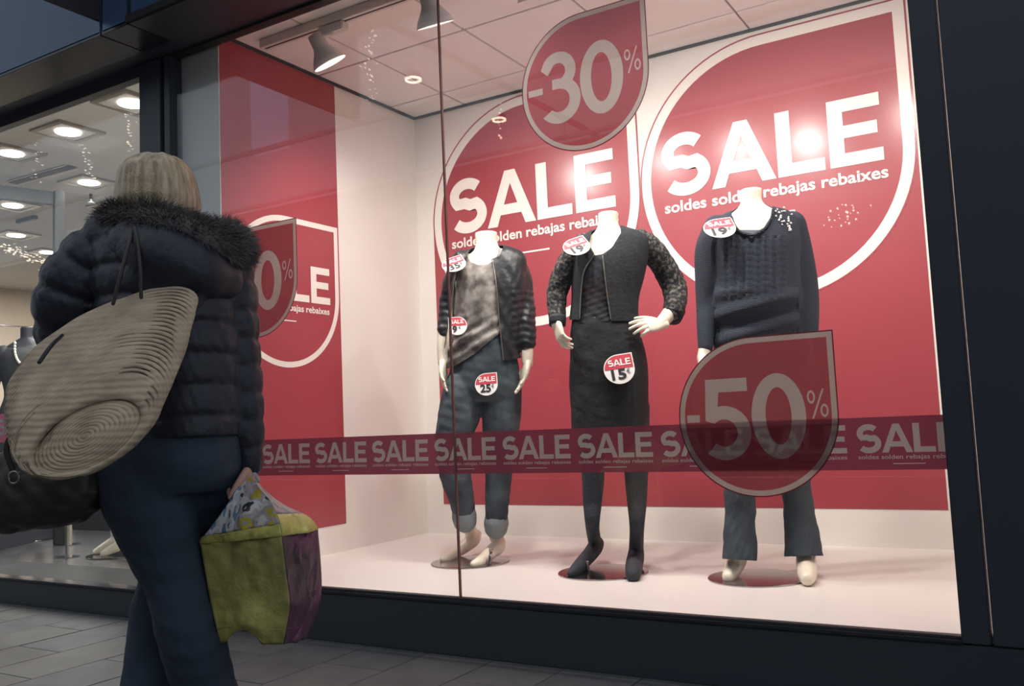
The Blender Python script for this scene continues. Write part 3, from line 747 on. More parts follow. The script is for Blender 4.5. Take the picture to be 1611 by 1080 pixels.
# ================================================================== MANNEQUINS
def disc(cx_, cy_, parent, r=.19):
    V, Fc = loft([ring(np.array([cx_, cy_, ZP+z]), X*q, Y*q, 64) for z, q in ((0, r), (.005, r), (.007, r-.003))]); mesh('base_disc', V, Fc, M['chrome'], parent, False)
def flt(x, y, z, r): return [*hit(x, y, 2, z), r]
def tagdrop(x, y, dist, R_px, rot, price, label, skew=0, off=.02, lean=.28):
    """small drop-shaped price card facing the camera side, hanging on clothes"""
    if not np.isscalar(dist): dist = surf(dist, x, y, 4, 12)-off
    o = depth(x, y, dist); S_ = F/dist; R_ = R_px/S_; a = math.radians(rot)
    u = RT*.97-FW*.24; u /= np.linalg.norm(u); zt = Z+FW*lean; zt /= np.linalg.norm(zt); n = np.cross(u, zt); u2 = u*math.cos(a)+zt*math.sin(a); v2 = -u*math.sin(a)+zt*math.cos(a)
    t = thing('price_tag', label, 'price tag', o, 'price tags on the mannequins')
    k = skew
    D = drop(0, 0, R_) if k == 0 else [(-p, q) for p, q in drop(0, 0, R_)]
    V, Fc = flat([D]); n_ = len(V)
    W = lambda V, off: o+np.outer(V[:, 0], u2)+np.outer(V[:, 1], v2)+n*off
    nn = n if n @ FW < 0 else -n
    VV = np.vstack([W(V, 0), W(V, 0)-nn*.0015]); FF = list(Fc)+[tuple(i+n_ for i in f[::-1]) for f in Fc]
    mesh('card', VV, FF, M['tag_white'], t, False)
    def pt(nm, vf, m, off): mesh(nm, o+np.outer(vf[0][:, 0], u2)+np.outer(vf[0][:, 1], v2)+nn*off, vf[1], m, t, False)
    d2 = drop(0, 0, R_*.93) if k == 0 else [(-p, q) for p, q in drop(0, 0, R_*.93)]
    top = [(p, max(q, R_*.02)) for p, q in d2 if True]
    pt('red_field', flat([top]), M['tag_red'], .0012)
    H = R_*.44; pt('sale_word', flat(word_sale(-SALE_W*H/2+R_*.08*(1-2*(k != 0)), R_*.22, H)), M['tag_white'], .0024)
    V, Fc = text_fit(price, -R_*.55, -R_*.68, R_*(.95 if len(price) > 1 else .5), R_*.95, .03); pt('price', (V, Fc), M['ink'], .0024)
    V, Fc = text_fit('€', R_*(.45 if len(price) > 1 else .1), -R_*.36, R_*.24, R_*.42, .01); pt('euro', (V, Fc), M['ink'], .0024)
    return t
def wrap(Vf, amp, sc, seed):
    V, Fc = Vf; N = vnormals(V, Fc); return V+N*(tri_noise(V, sc, seed)*amp)[:, None], Fc
def zipline(f, px, w, parent, rad=.003):
    V, Fc = limb([[*f.p(x, y, w_), rad] for (x, y), w_ in zip(px, w)], n=6); mesh('zip', V, Fc, M['zip'], parent)
def surf(Vg, x, y, d0, tol=5):
    """nearest front depth of a mesh under a pixel"""
    P_ = proj(Vg); k = np.hypot(P_[:, 0]-x, P_[:, 1]-y) < tol
    return ((Vg[k]-CAM)@FW).min() if k.any() else d0

def foot_parts(pts): return limb([flt(*p) for p in pts], n=14)

# ---------------- mannequin 1: leather jacket, grey top, jeans
DV = 18
f = Fig(4.36, DV); c1 = hit(740, 886, 2, ZP)
m1 = thing('mannequin', 'headless cream mannequin in black leather jacket and rolled-up jeans, leftmost', 'mannequin', c1, 'mannequins in the display window')
disc(c1[0], c1[1], m1)
body = [f.torso([(765, 366, 17, .054), (765, 372, 17, .054), (766, 385, 17, .054), (767, 396, 24, .06), (768, 404, 44, .065), (768, 418, 56, .078), (767, 440, 54, .092), (766, 470, 50, .098), (764, 500, 43, .09), (763, 520, 43, .09), (762, 545, 47, .1), (762, 570, 51, .108), (762, 600, 53, .11), (762, 628, 50, .1)]),
        f.limb([(806, 412, 0, .05), (816, 440, .01, .048), (824, 480, 0, .04), (827, 515, -.03, .036), (829, 545, -.05, .032), (830, 572, -.06, .027)]),
        f.limb([(727, 412, .02, .05), (716, 445, .03, .046), (706, 480, .04, .04), (700, 515, .02, .035), (697, 545, 0, .031), (697, 572, -.02, .026)]),
        limb([[*f.p(740, 600, 0), .085], [*f.p(726, 655, -.02), .078], [*f.p(715, 700, -.03), .062], [*f.p(718, 745, -.01), .055], [*f.p(727, 785, .01), .044], [*f.p(733, 815, .03), .036], flt(741, 838, .335, .033)]),
        limb([[*f.p(785, 600, 0), .085], [*f.p(788, 655, -.02), .078], [*f.p(788, 700, -.02), .062], [*f.p(784, 745, 0), .055], [*f.p(782, 785, .01), .044], [*f.p(781, 820, .02), .036], flt(780, 846, .315, .033)]),
        foot_parts([(748, 842, .315, .032), (744, 850, .295, .036), (734, 858, .275, .034), (720, 868, .25, .030), (706, 877, .238, .024), (696, 880, .234, .016)]),
        foot_parts([(786, 853, .295, .032), (783, 861, .28, .036), (774, 868, .265, .034), (764, 877, .247, .030), (753, 885, .236, .025), (744, 888, .233, .016)])]
V, Fc = fuse(body, .006)
hR = hand(f.p(830, 570, -.06), f.p(822, 606, -.10)-f.p(830, 570, -.06), -RT*.6-FW*.2, -1, .14, .19, .05, .5)
hL = hand(f.p(697, 570, -.02), f.p(695, 600, -.07)-f.p(697, 570, -.02), RT*.7-FW*.1, 1, .18, .18, .05, .5)
V, Fc = join([(V, Fc), hR, hL]); mesh('body', V, Fc, M['mannequin'], m1)
V, Fc = limb([flt(770, 889, ZP+.004, .012), flt(772, 872, .27, .009), flt(772, 866, .29, .009)], n=8); mesh('support_rod', V, Fc, M['chrome'], m1)
# jeans
jn = fuse([f.torso([(762, 518, 44, .1), (762, 540, 48, .108), (762, 560, 51, .112), (762, 585, 55, .12), (762, 612, 56, .122), (762, 632, 52, .11)]),
           f.limb([(730, 612, 0, .1), (722, 655, -.02, .102), (711, 695, -.03, .08), (716, 745, -.01, .076), (726, 785, .01, .062), (731, 812, .03, .053)]),
           f.limb([(789, 612, 0, .1), (789, 655, -.02, .095), (787, 695, -.02, .083), (785, 745, 0, .066), (782, 790, .01, .058), (781, 824, .02, .054)])], .006)
V, Fc = wrap(jn, .0024, 38, 3); V, Fc = clip(V, Fc, (proj(V)[:, 1]-524)); JN = V; solid(mesh('jeans', V, Fc, M['jeans'], m1))
for (x0, y0, x1, y1, w0) in ((729.5, 806, 731.5, 820, .03), (781, 817, 780.5, 830, .02)):
    a, b = f.p(x0, y0, w0), f.p(x1, y1, w0); V, Fc = limb([[*a, .057], [*((a+b)/2), .060], [*b, .057]], n=24, round_ends=True); mesh('rolled_cuff', V, Fc, M['jeans_cuff'], m1)
# top
tp = fuse([f.torso([(768, 396, 30, .066), (768, 406, 48, .074), (767, 424, 55, .092), (767, 445, 56, .106), (766, 472, 54, .11), (763, 500, 50, .106), (761, 525, 51, .112), (758, 555, 55, .122), (756, 590, 58, .128)])], .006, 4)
V, Fc = wrap(tp, .003, 40, 5)
fold = np.sin((proj(V)[:, 1]+.62*(proj(V)[:, 0]-700))*.32)*np.clip((proj(V)[:, 1]-490)/30, 0, 1); V = V+vnormals(V, Fc)*(fold*.006)[:, None]
cc = f.p(765, 440, 0)
g = np.minimum(f.g_open(V, [(730, 340), (733, 400), (740, 412), (752, 417), (766, 416), (778, 410), (784, 398), (784, 340)], cc), -polysdf(proj(V), [(600, 600), (690, 585), (712, 578), (745, 558), (790, 522), (830, 500), (900, 700), (600, 700)]))
V, Fc = clip(V, Fc, g); TPV = V; solid(mesh('draped_top', V, Fc, M['greytop'], m1))
# jacket
jk = fuse([f.torso([(766, 387, 24, .064), (768, 393, 38, .07), (768, 401, 55, .082), (768, 412, 62, .094), (768, 430, 62, .11), (768, 460, 62, .122), (767, 490, 59, .12), (764, 520, 59, .12), (758, 550, 62, .126), (756, 600, 64, .13)]),
           f.limb([(806, 410, 0, .054), (816, 438, .01, .064), (822, 480, 0, .061), (826, 510, -.03, .054), (829, 536, -.05, .044), (829, 542, -.05, .043)]),
           f.limb([(727, 410, .02, .052), (715, 444, .03, .056), (706, 480, .04, .050), (703, 508, .02, .043), (700, 522, .01, .040)])], .006, 5)
V, Fc = jk; V, Fc = wrap((V, Fc), .0032, 34, 8)
P_ = proj(V); V = V+vnormals(V, Fc)*(np.sin(P_[:, 1]*.55+np.sin(P_[:, 0]*.2))*.0016*((P_[:, 0] > 806) | (P_[:, 0] < 712))*(P_[:, 1] > 455))[:, None]
op = [(739, 330), (738, 392), (731, 409), (713, 436), (709, 470), (707, 498), (702, 530), (694, 610), (797, 612), (792, 566), (786, 510), (781, 450), (774, 412), (773, 408), (786, 402), (792, 389), (793, 330)]
g = np.minimum(f.g_open(V, op, cc), -polysdf(proj(V), [(600, 578), (692, 572), (708, 569), (780, 566), (800, 567), (822, 563), (826, 550), (812, 548), (860, 548), (900, 700), (600, 700)]))
g = np.where(V[:, 2] < 1.0, np.minimum(g, 1), g)
V, Fc = clip(V, Fc, g); solid(mesh('leather_jacket', V, Fc, M['leather'], m1), .005)
JD = V; JM = np.vstack([V, TPV])
def zpx(f, Vg, pts, parent):
    rows = []
    for x, y in pts:
        d_ = surf(Vg, x, y, f.d-.1, 7); rows.append([*depth(x, y, d_-.002), .0028])
    V, Fc = limb(rows, n=6, steps=40); mesh('zip', V, Fc, M['zip'], parent)
zpx(f, JD, [(775, 410), (781, 450), (786, 510), (789, 540), (792, 566)], m1)
zpx(f, JD, [(730, 411), (713, 438), (708, 480), (706, 505), (697, 560)], m1)
tagdrop(714, 416, JM, 20, 22, '35', 'price tag 35 euro at the shoulder of the leather jacket mannequin', lean=1.0, off=.03)
tagdrop(720, 513, JM, 15.5, 0, '9', 'price tag 9 euro on the waist of the grey draped top', skew=1)
tagdrop(765, 605, JN, 18.5, 2, '25', 'price tag 25 euro on the front of the blue jeans')

# ---------------- mannequin 2: lace jacket, pencil skirt, dark tights
f = Fig(3.95, DV); c2 = hit(949, 902, 2, ZP)
m2 = thing('mannequin', 'headless mannequin in short lace-sleeved jacket and black pencil skirt, hand on hip', 'mannequin', c2, 'mannequins in the display window')
disc(c2[0], c2[1], m2, .195)
wf = -.05
legL = [[*f.p(926, 640, 0), .062], [*f.p(930, 700, 0), .056], [*f.p(933, 750, 0), .050], [*f.p(932, 790, 0), .042], [*f.p(932, 828, 0), .031], flt(935, 850, .32, .031)]
footL = [flt(940, 855, .305, .031), flt(936, 862, .295, .036), flt(928, 873, .275, .034), flt(916, 886, .252, .031), flt(905, 897, .24, .025), flt(897, 903, .234, .015)]
legR = [[*f.p(1000, 640, -.02), .062], [*f.p(1001, 700, -.03), .056], [*f.p(1001, 750, -.03), .051], [*f.p(1002, 790, -.04), .043], [*f.p(1002, 830, -.06), .032], flt(1001, 862, .30, .033)]
footR = [flt(1001, 868, .285, .035), flt(1000, 878, .262, .038), flt(998, 888, .25, .038), flt(997, 897, .245, .036), flt(996, 906, .239, .03)]
body = [f.torso([(957, 335, 16, .052), (957, 342, 15.5, .052), (957, 355, 16, .052), (958, 366, 24, .06), (960, 375, 42, .062), (960, 393, 54, .08), (958, 425, 52, .1), (955, 450, 47, .098), (951, 480, 42, .088), (950, 500, 44, .09), (952, 525, 50, .1), (955, 560, 55, .108), (957, 600, 55, .108), (958, 640, 50, .1)]),
        f.limb([(915, 390, .02, .04), (895, 418, .04, .036), (880, 448, .05, .032), (877, 482, .03, .026), (876, 512, -.02, .025)]),
        f.limb([(1012, 383, 0, .044), (1035, 410, .04, .04), (1059, 448, .07, .034), (1061, 475, .03, .032), (1050, 497, -.03, .032), (1037, 511, -.09, .026)]),
        limb([r[:3]+[r[3]-.004] for r in legL]), limb([r[:3]+[r[3]-.004] for r in legR])]
V, Fc = fuse(body, .006)
hipd = 3.95-.14
h1 = hand(f.p(1040, 510, -.09), f.p(1000, 513, -.17)-f.p(1040, 510, -.09), FW*.85-Z*.5, 1, .22, .18, .10, .5, curls=[.16, .22, .30, .38])
h2 = hand(f.p(876, 508, -.02), f.p(884, 540, -.06)-f.p(876, 508, -.02), RT*.8+FW*.3, 1, .42, .165, .05, .6)
V, Fc = join([(V, Fc), h1, h2]); mesh('body', V, Fc, M['mannequin'], m2)
tg = fuse([limb(legL), limb(footL), limb(legR), limb(footR)], .005); mesh('tights', *tg, M['tights'], m2)
V, Fc = limb([flt(925, 900, ZP+.004, .009), flt(924, 885, .27, .008)], n=8); mesh('support_rod', V, Fc, M['chrome'], m2)
sk = fuse([f.torso([(949, 492, 48, .1), (950, 503, 50, .103), (951, 520, 53, .11), (955, 550, 58, .118), (957, 585, 60.5, .122), (958, 620, 61, .122), (959, 660, 59.5, .118), (960, 700, 59, .115)], sub=6)], .006, 4)
V, Fc = wrap(sk, .002, 25, 11); P_ = proj(V); V, Fc = clip(V, Fc, np.minimum(P_[:, 1]-499, 677-(P_[:, 0]-902)*.045-P_[:, 1])); SKD = V
solid(mesh('pencil_skirt', V, Fc, M['blackcloth'], m2))
cc = f.p(955, 430, 0)
tp = fuse([f.torso([(958, 380, 44, .074), (959, 395, 55, .09), (958, 425, 54, .108), (955, 450, 50, .106), (951, 480, 46, .1), (950, 500, 49, .103), (950, 512, 51, .107)])], .006, 4)
V, Fc = wrap(tp, .002, 50, 13); P_ = proj(V); V = V+vnormals(V, Fc)*(np.sin(P_[:, 1]*.7+P_[:, 0]*.25)*.0008*(P_[:, 1] > 450))[:, None]
V, Fc = clip(V, Fc, f.g_open(V, [(900, 340), (905, 385), (925, 388), (936, 402), (948, 400), (965, 388), (985, 380), (1000, 340)], cc)); solid(mesh('camisole', V, Fc, M['navycloth'], m2))
jk = fuse([f.torso([(957, 358, 22, .062), (959, 364, 36, .07), (960, 372, 52, .082), (960, 385, 60, .095), (959, 410, 60, .112), (956, 440, 57, .116), (952, 470, 53, .11), (950, 495, 53.5, .112), (950, 530, 56, .116)])], .006, 5)
V, Fc = jk
op = [(936, 320), (930, 366), (926, 384), (935, 400), (919, 426), (914, 460), (912, 500), (910, 560), (964, 560), (961, 503), (956, 470), (951, 430), (948, 402), (963, 389), (977, 366), (976, 320)]
P_ = proj(V)
V, Fc = clip(V, Fc, np.minimum(f.g_open(V, op, cc), 503.5+(P_[:, 0]-900)*.03-P_[:, 1])); JD = V
solid(mesh('lace_jacket', V, Fc, M['lacebody'], m2))
sl = fuse([f.limb([(918, 384, .02, .048), (903, 402, .03, .054), (888, 428, .04, .053), (877, 458, .05, .048), (876, 485, .03, .042), (877, 503, 0, .035)])], .005, 5)
sr = fuse([f.limb([(1008, 379, 0, .052), (1025, 393, .02, .056), (1043, 418, .05, .056), (1058, 446, .07, .058), (1063, 468, .05, .054), (1059, 492, -.01, .047)])], .005, 5)
V, Fc = join([wrap(sl, .003, 60, 14), wrap(sr, .003, 60, 15)]); mesh('lace_sleeves', V, Fc, M['lace'], m2)
for rows in (((877, 498, 0, .039), (877, 512, -.01, .037)), ((1061, 487, .01, .050), (1056, 499, -.02, .047))):
    V, Fc = limb([[*f.p(*r[:3]), r[3]] for r in rows], n=24, steps=4, round_ends=False); mesh('cuff', V, Fc, M['navycloth'], m2)
zpx(f, JD, [(935, 401), (919, 427), (914, 460), (912, 500)], m2)
zpx(f, JD, [(948, 403), (951, 430), (956, 470), (961, 502)], m2)
tagdrop(907, 388, JD, 22, 22, '19', 'price tag 19 euro at the shoulder of the lace jacket', lean=.9, off=.03)
tagdrop(974, 581, SKD, 24.5, 6, '15', 'price tag 15 euro on the black pencil skirt')

# ---------------- mannequin 3: knit sweater, trousers
f = Fig(3.66, 10); c3 = hit(1192, 911, 2, ZP)
m3 = thing('mannequin', 'headless mannequin in navy cable-knit sweater and dark trousers, rightmost', 'mannequin', c3, 'mannequins in the display window')
disc(c3[0], c3[1], m3, .195)
LL = [[*f.p(1160, 640, 0), .085], [*f.p(1164, 700, 0), .075], [*f.p(1164, 775, 0), .055], [*f.p(1163, 830, .02), .042], flt(1162, 868, .32, .034)]
LR = [[*f.p(1222, 640, 0), .085], [*f.p(1238, 700, 0), .075], [*f.p(1252, 775, 0), .055], [*f.p(1262, 830, 0), .042], flt(1268, 868, .31, .034)]
body = [f.torso([(1181, 299, 17, .053), (1181, 306, 16.5, .053), (1182, 320, 17, .053), (1184, 331, 28, .062), (1186, 341, 48, .066), (1188, 355, 58, .085), (1188, 385, 58, .1), (1188, 430, 54, .105), (1188, 480, 48, .095), (1188, 520, 52, .105), (1190, 560, 58, .115), (1190, 600, 60, .118), (1190, 640, 54, .1)]),
        f.limb([(1126, 362, .02, .05), (1114, 400, .02, .042), (1113, 450, .02, .034), (1111, 500, 0, .026), (1109, 548, -.03, .026), (1106, 565, -.04, .026)]),
        f.limb([(1250, 358, 0, .05), (1258, 400, .02, .042), (1266, 450, .02, .034), (1271, 500, -.02, .027), (1272, 540, -.06, .028)]),
        limb(LL), limb(LR),
        limb([flt(1162, 868, .32, .036), flt(1160, 878, .295, .04), flt(1156, 890, .265, .038), flt(1150, 901, .247, .032), flt(1145, 908, .238, .024)]),
        limb([flt(1268, 868, .31, .036), flt(1268, 880, .285, .039), flt(1269, 893, .262, .040), flt(1270, 905, .25, .036), flt(1270, 911, .245, .028)])]
V, Fc = fuse(body, .006)
h1 = hand(f.p(1106, 562, -.04), f.p(1100, 600, -.08)-f.p(1106, 562, -.04), RT*.7-FW*.1, 1, .16, .18)
h2 = hand(f.p(1272, 540, -.06), f.p(1272, 580, -.10)-f.p(1272, 540, -.06), -RT*.7-FW*.1, -1, .16, .18)
V, Fc = join([(V, Fc), h1, h2]); mesh('body', V, Fc, M['mannequin'], m3)
tr_ = fuse([f.torso([(1189, 520, 58, .12), (1190, 545, 62, .125), (1190, 590, 68, .13), (1190, 630, 66, .12), (1190, 650, 58, .1)]),
            f.limb([(1158, 625, 0, .095), (1162, 690, 0, .082), (1164, 775, 0, .062), (1164, 830, .0, .063), (1164, 880, -.02, .070)]),
            f.limb([(1224, 625, 0, .095), (1238, 690, 0, .080), (1253, 775, 0, .060), (1260, 830, 0, .066), (1265, 876, -.03, .075)])], .006, 4)
V, Fc = wrap(tr_, .004, 30, 21); P_ = proj(V); V, Fc = clip(V, Fc, np.minimum(P_[:, 1]-525, np.where(P_[:, 0] < 1210, 880-(P_[:, 0]-1140)*-.06, 876-(P_[:, 0]-1238)*.02)-P_[:, 1])); solid(mesh('trousers', V, Fc, M['trousers'], m3))
cc = f.p(1188, 430, 0)
sw = fuse([f.torso([(1184, 322, 20, .058), (1184, 330, 34, .066), (1186, 338, 54, .08), (1187, 352, 64, .098), (1188, 385, 68, .125), (1188, 420, 67, .13), (1188, 450, 68, .136), (1188, 468, 70, .145), (1188, 482, 70, .142), (1189, 500, 67, .132), (1190, 515, 66, .128), (1190, 545, 65, .126), (1190, 552, 63, .124)], sub=5),
           f.limb([(1128, 360, .02, .058), (1115, 395, .02, .057), (1114, 440, .02, .054), (1113, 480, .02, .047), (1110, 515, -.01, .036), (1110, 546, -.03, .031)]),
           f.limb([(1246, 354, 0, .058), (1256, 395, .02, .057), (1265, 440, .02, .054), (1270, 480, .0, .048), (1272, 512, -.03, .041), (1272, 540, -.05, .036)])], .0055, 5)
V, Fc = sw; P_ = proj(V); N = vnormals(V, Fc)
yy = P_[:, 1]+.28*(P_[:, 0]-1188)
fold = np.sin(yy*.16)*np.clip((P_[:, 1]-445)/25, 0, 1)*(abs(P_[:, 0]-1190) < 66)
front = (abs(P_[:, 0]-1185) < 52) & (P_[:, 1] > 372) & (P_[:, 1] < 470) & ((V-cc)@f.front > 0)
cab = np.where(front, np.sin((P_[:, 0]-1185)*.50)*.0036*np.clip((52-abs(P_[:, 0]-1185))/8, 0, 1), 0)
cuffr = np.where((P_[:, 1] > 512) & (abs(P_[:, 0]-1190) < 66), np.sin(P_[:, 0]*1.2)*.001, 0)
V = V+N*(fold*.008+cab+cuffr)[:, None]
ph = np.sin(P_[:, 1]*.62+np.where(np.sin((P_[:, 0]-1185)*.25) > 0, 0, 1.57))
V = V+N*(np.where(front, np.clip(ph, -1, 0)*.002, 0))[:, None]
V, Fc = clip(V, Fc, f.g_open(V, [(1151, 280), (1150, 338), (1156, 354), (1166, 364), (1185, 368), (1202, 358), (1212, 342), (1216, 326), (1216, 280)], cc))
solid(mesh('knit_sweater', V, Fc, M['knit'], m3), .005)
# neckline rib
JD = V
rows = [[*depth(x, y, surf(JD, x, y, f.d-.1, 6)-.001), .0052] for x, y in [(1151, 342), (1156, 355), (1166, 366), (1185, 370), (1203, 360), (1213, 344), (1216, 330)]]
V, Fc = limb(rows, n=8, steps=30); mesh('neck_rib', V, Fc, M['rib'], m3)
cm = fuse([f.torso([(1187, 350, 50, .082), (1188, 362, 58, .095), (1188, 385, 60, .108), (1188, 410, 58, .11)])], .006, 4)
V, Fc = clip(*cm, f.g_open(cm[0], [(1120, 280), (1120, 362), (1250, 362), (1250, 280)], cc)); mesh('undershirt', V, Fc, mat('grey_undershirt', (92, 98, 108), .8), m3)
# openwork patch on the shoulder
dots = []
for k in range(34):
    x, y = random.gauss(1233, 6), random.gauss(342, 7)
    if k > 24: x, y = 1243+random.uniform(-2, 2), 333+k*.9
    d_ = surf(JD, x, y, f.d-.05, 4); o = depth(x, y, d_-.002)
    dots.append(loft([ring(o-f.front*.001, RT*random.uniform(.003, .006), Z*random.uniform(.003, .006), 6), ring(o+f.front*.002, RT*.003, Z*.003, 6)]))
V, Fc = join(dots); mesh('openwork', V, Fc, M['tag_white'], m3)['kind'] = 'stuff'
tagdrop(1132, 359, JD, 25, 4, '19', 'price tag 19 euro on the shoulder of the navy sweater', lean=.9, off=.035)

# ---------------- mannequins in the left shop window
def shop_mannequin(cx_, cy_, label, dress, bodymat='mannequin', z0=.14, hgt=1.55, legs=True, arms=True, skirt_z=.72, fr=None):
    t = thing('shop_mannequin', label, 'mannequin', (cx_, cy_, z0-.006))
    o = np.array([cx_, cy_, z0-.006])
    V, Fc = loft([ring(o+Z*z_, X*q, Y*q, 40) for z_, q in ((0, .19), (.005, .19), (.007, .187))]); mesh('base_disc', V, Fc, M['chrome'], t, False)
    fr = -Y*.8-X*.6 if fr is None else fr; fr = fr/1.0; fr /= np.linalg.norm(fr); lt = np.cross(fr, Z); k = hgt/1.55
    def P3(a, b, z_): return o+lt*a+fr*b+Z*z_*k
    tor = lambda rows: loft([ring(P3(0, b, z_), lt*a, fr*d_, 24, .9) for a, d_, z_, b in rows])
    parts = [tor([(.05, .05, 1.55, 0), (.05, .05, 1.47, 0), (.16, .06, 1.40, 0), (.18, .09, 1.34, 0), (.16, .1, 1.2, 0), (.12, .09, 1.05, 0), (.16, .11, .9, 0), (.15, .1, .8, 0)])]
    for s in (-1, 1):
        parts.append(limb([[*P3(.17*s, 0, 1.37), .048], [*P3(.23*s, -.03, 1.12), .038], [*P3(.24*s, .03, .88), .028]]))
        fx = .03 if s > 0 else -.02
        parts.append(limb([[*P3(.08*s, 0, .85), .085], [*P3(.085*s, .02, .5), .05], [*P3(.08*s, -.02+fx, .13), .032]]))
        parts.append(limb([[*P3(.08*s, -.05+fx, .11), .034], [*P3(.08*s, .02+fx, .065), .034], [*P3(.08*s, .1+fx, .026), .02]]))
    V, Fc = fuse(parts, .007)
    hs = [hand(P3(.24*s, .03, .90), P3(.24*s, .06, .80)-P3(.24*s, .03, .90), -lt*s, -s, .2) for s in (-1, 1)]
    V, Fc = join([(V, Fc)]+hs); mesh('body', V, Fc, M[bodymat], t)
    n = 64; rows = [(.17, .075, 1.39), (.2, .11, 1.33), (.18, .125, 1.2), (.15, .115, 1.05), (.19, .14, .9), (.21, .16, skirt_z)]
    rg = []
    for q in spline(rows, 24):
        th = np.linspace(0, 2*math.pi, n, endpoint=False); rr = 1+.03*np.sin(th*16)*np.clip((1.35-q[2])*3, 0, 1)
        rg.append(P3(0, 0, q[2])+np.outer(np.cos(th)*rr, lt*q[0])+np.outer(np.sin(th)*rr, fr*q[1]))
    V, Fc = loft(rg, cap=False); solid(mesh('dress', V, Fc, dress, t))
    for s in (-1, 1):
        V, Fc = limb([[*P3(.16*s, 0, 1.36), .062], [*P3(.215*s, -.02, 1.2), .06]], round_ends=True, steps=6); mesh('dress_sleeve', V, Fc, dress, t)
    return t, P3
q = hit(170, 874, 2, .15)
shop_mannequin(q[0]-.05, q[1]+.10, 'cream legged mannequin in a blue dress standing on the shop ledge', M['bluedress'], 'mannequin', .14, 1.5, skirt_z=.42)
q = hit(43, 520, 1, 1.15)
t, P3 = shop_mannequin(q[0], q[1], 'mannequin in black pleated dress with bead necklace in left shop', M['blackdress'], 'blackprint', .14, (q[2]-.14)/1.52*1.55, skirt_z=.6, fr=X*.8-Y*.6)
nk = []
for k in range(22):
    a = math.radians(-10+k*9.5+0); e_ = P3(math.cos(a)*.075, .095+.05*max(0, math.sin(a)), 1.40-math.sin(a)*.14); nk.append(limb([[*e_, .011], [*(e_-Z*.006), .011]], n=6, steps=2))
V, Fc = join(nk); ob = mesh('bead_necklace', V, Fc, M['pearl'], None); tag(ob, 'white bead necklace on the black pleated dress', 'necklace')
for (x, y, h_, lb) in ((105, 877, .22, 'clear acrylic sign stand on the shop ledge, nearer one'), (107, 857, .16, 'clear acrylic stand added on the shop ledge in place of a reflection')):  # the farther stand is an added copy in place of a reflection
    q = hit(x, y, 2, .136)
    t = thing('sign_stand', lb, 'stand', q)
    box('plate', q[0]-.07, q[0]+.07, q[1]-.05, q[1]+.05, .134, .142, M['acrylic'], t)
    box('upright', q[0]-.012, q[0]+.012, q[1]-.004, q[1]+.004, .142, .142+h_, M['brushed'], t)

# ================================================================== THE WOMAN WALKING PAST
D0 = 2.33
f = Fig(D0, 6, back=True); S_ = f.S
wc = np.array([*f.p(275, 900, 0)[:2], 0])
wo = thing('person', 'woman seen from behind in navy puffer jacket with fur hood and jeans, walking', 'person', wc)
head = [f.torso([(250, 252, 22, .04, .03), (250, 260, 38, .072, .02), (250, 280, 48, .092, .01), (250, 305, 49, .096, .01), (251, 325, 44, .088, .02), (252, 345, 34, .062, .03), (253, 365, 32, .056, .03), (256, 390, 60, .07, .02)], n=28)]
nose = limb([[*f.p(252, 288, .105), .012], [*f.p(253, 306, .125), .016], [*f.p(253, 311, .11), .012]], n=10)
jaw = limb([[*f.p(232, 330, .06), .03], [*f.p(252, 343, .085), .028], [*f.p(272, 330, .06), .03]], n=12)
ears = [limb([[*f.p(x, 292, .03), .012], [*f.p(x, 308, .03), .014], [*f.p(x, 318, .035), .009]], n=10) for x in (202, 299)]
lips = limb([[*f.p(243, 324, .105), .005], [*f.p(253, 323, .112), .007], [*f.p(263, 324, .105), .005]], n=8)
hipw = [(300, 640, 66, .11), (298, 680, 74, .13), (285, 715, 86, .145), (275, 745, 92, .145), (268, 775, 84, .125)]
near = [(232, 745, -.03, .125), (243, 800, -.05, .108), (259, 870, -.05, .087), (284, 930, -.04, .070), (298, 990, -.03, .062), (318, 1070, .02, .052), (338, 1150, .05, .045), (350, 1205, .07, .04)]
far = [(336, 740, .05, .105), (318, 800, .10, .097), (288, 865, .13, .082), (260, 930, .14, .066), (240, 1000, .12, .058), (233, 1080, .08, .05), (226, 1150, .05, .045), (222, 1195, .03, .04)]
body = head+[nose, jaw, lips]+ears+[f.torso([(256, 380, 60, .07, .02), (262, 400, 90, .1, .02), (266, 450, 88, .11, .02), (275, 520, 82, .11, .02), (288, 600, 70, .1, .02), (298, 660, 74, .12, 0), (298, 700, 84, .135, 0), (285, 740, 88, .13, 0)]),
      f.limb([(175, 395, 0, .05), (130, 450, 0, .045), (112, 515, .02, .042), (150, 560, .14, .036), (190, 575, .24, .028)]),
      f.limb([(350, 405, 0, .05), (370, 470, 0, .045), (375, 560, 0, .04), (386, 650, 0, .034), (393, 735, 0, .026)]),
      f.limb([(a, b, c_, max(r-.012, .03)) for a, b, c_, r in near]), f.limb([(a, b, c_, max(r-.012, .03)) for a, b, c_, r in far])]
V, Fc = fuse(body, .006, 4)
hw = hand(f.p(393, 728, 0), f.p(394, 765, 0)-f.p(393, 728, 0), -RT, 1, 1.0, .17, .02, .8)
hl = hand(f.p(188, 574, .23), f.p(214, 584, .27)-f.p(188, 574, .23), -Z, 1, 1.0, .17, .02, .8)
V, Fc = join([(V, Fc), hw, hl]); mesh('body', V, Fc, M['skin'], wo)
for x in (236, 270):
    c_ = f.p(x, 292, .098); V, Fc = loft([ring(c_+Z*.011*math.cos(a), RT*.012*math.sin(a)+1e-4*RT, FW*.009*math.sin(a)+1e-4*FW, 12) for a in np.linspace(.1, 3.04, 8)]); mesh('eye', V, Fc, M['whiteprint'], wo)
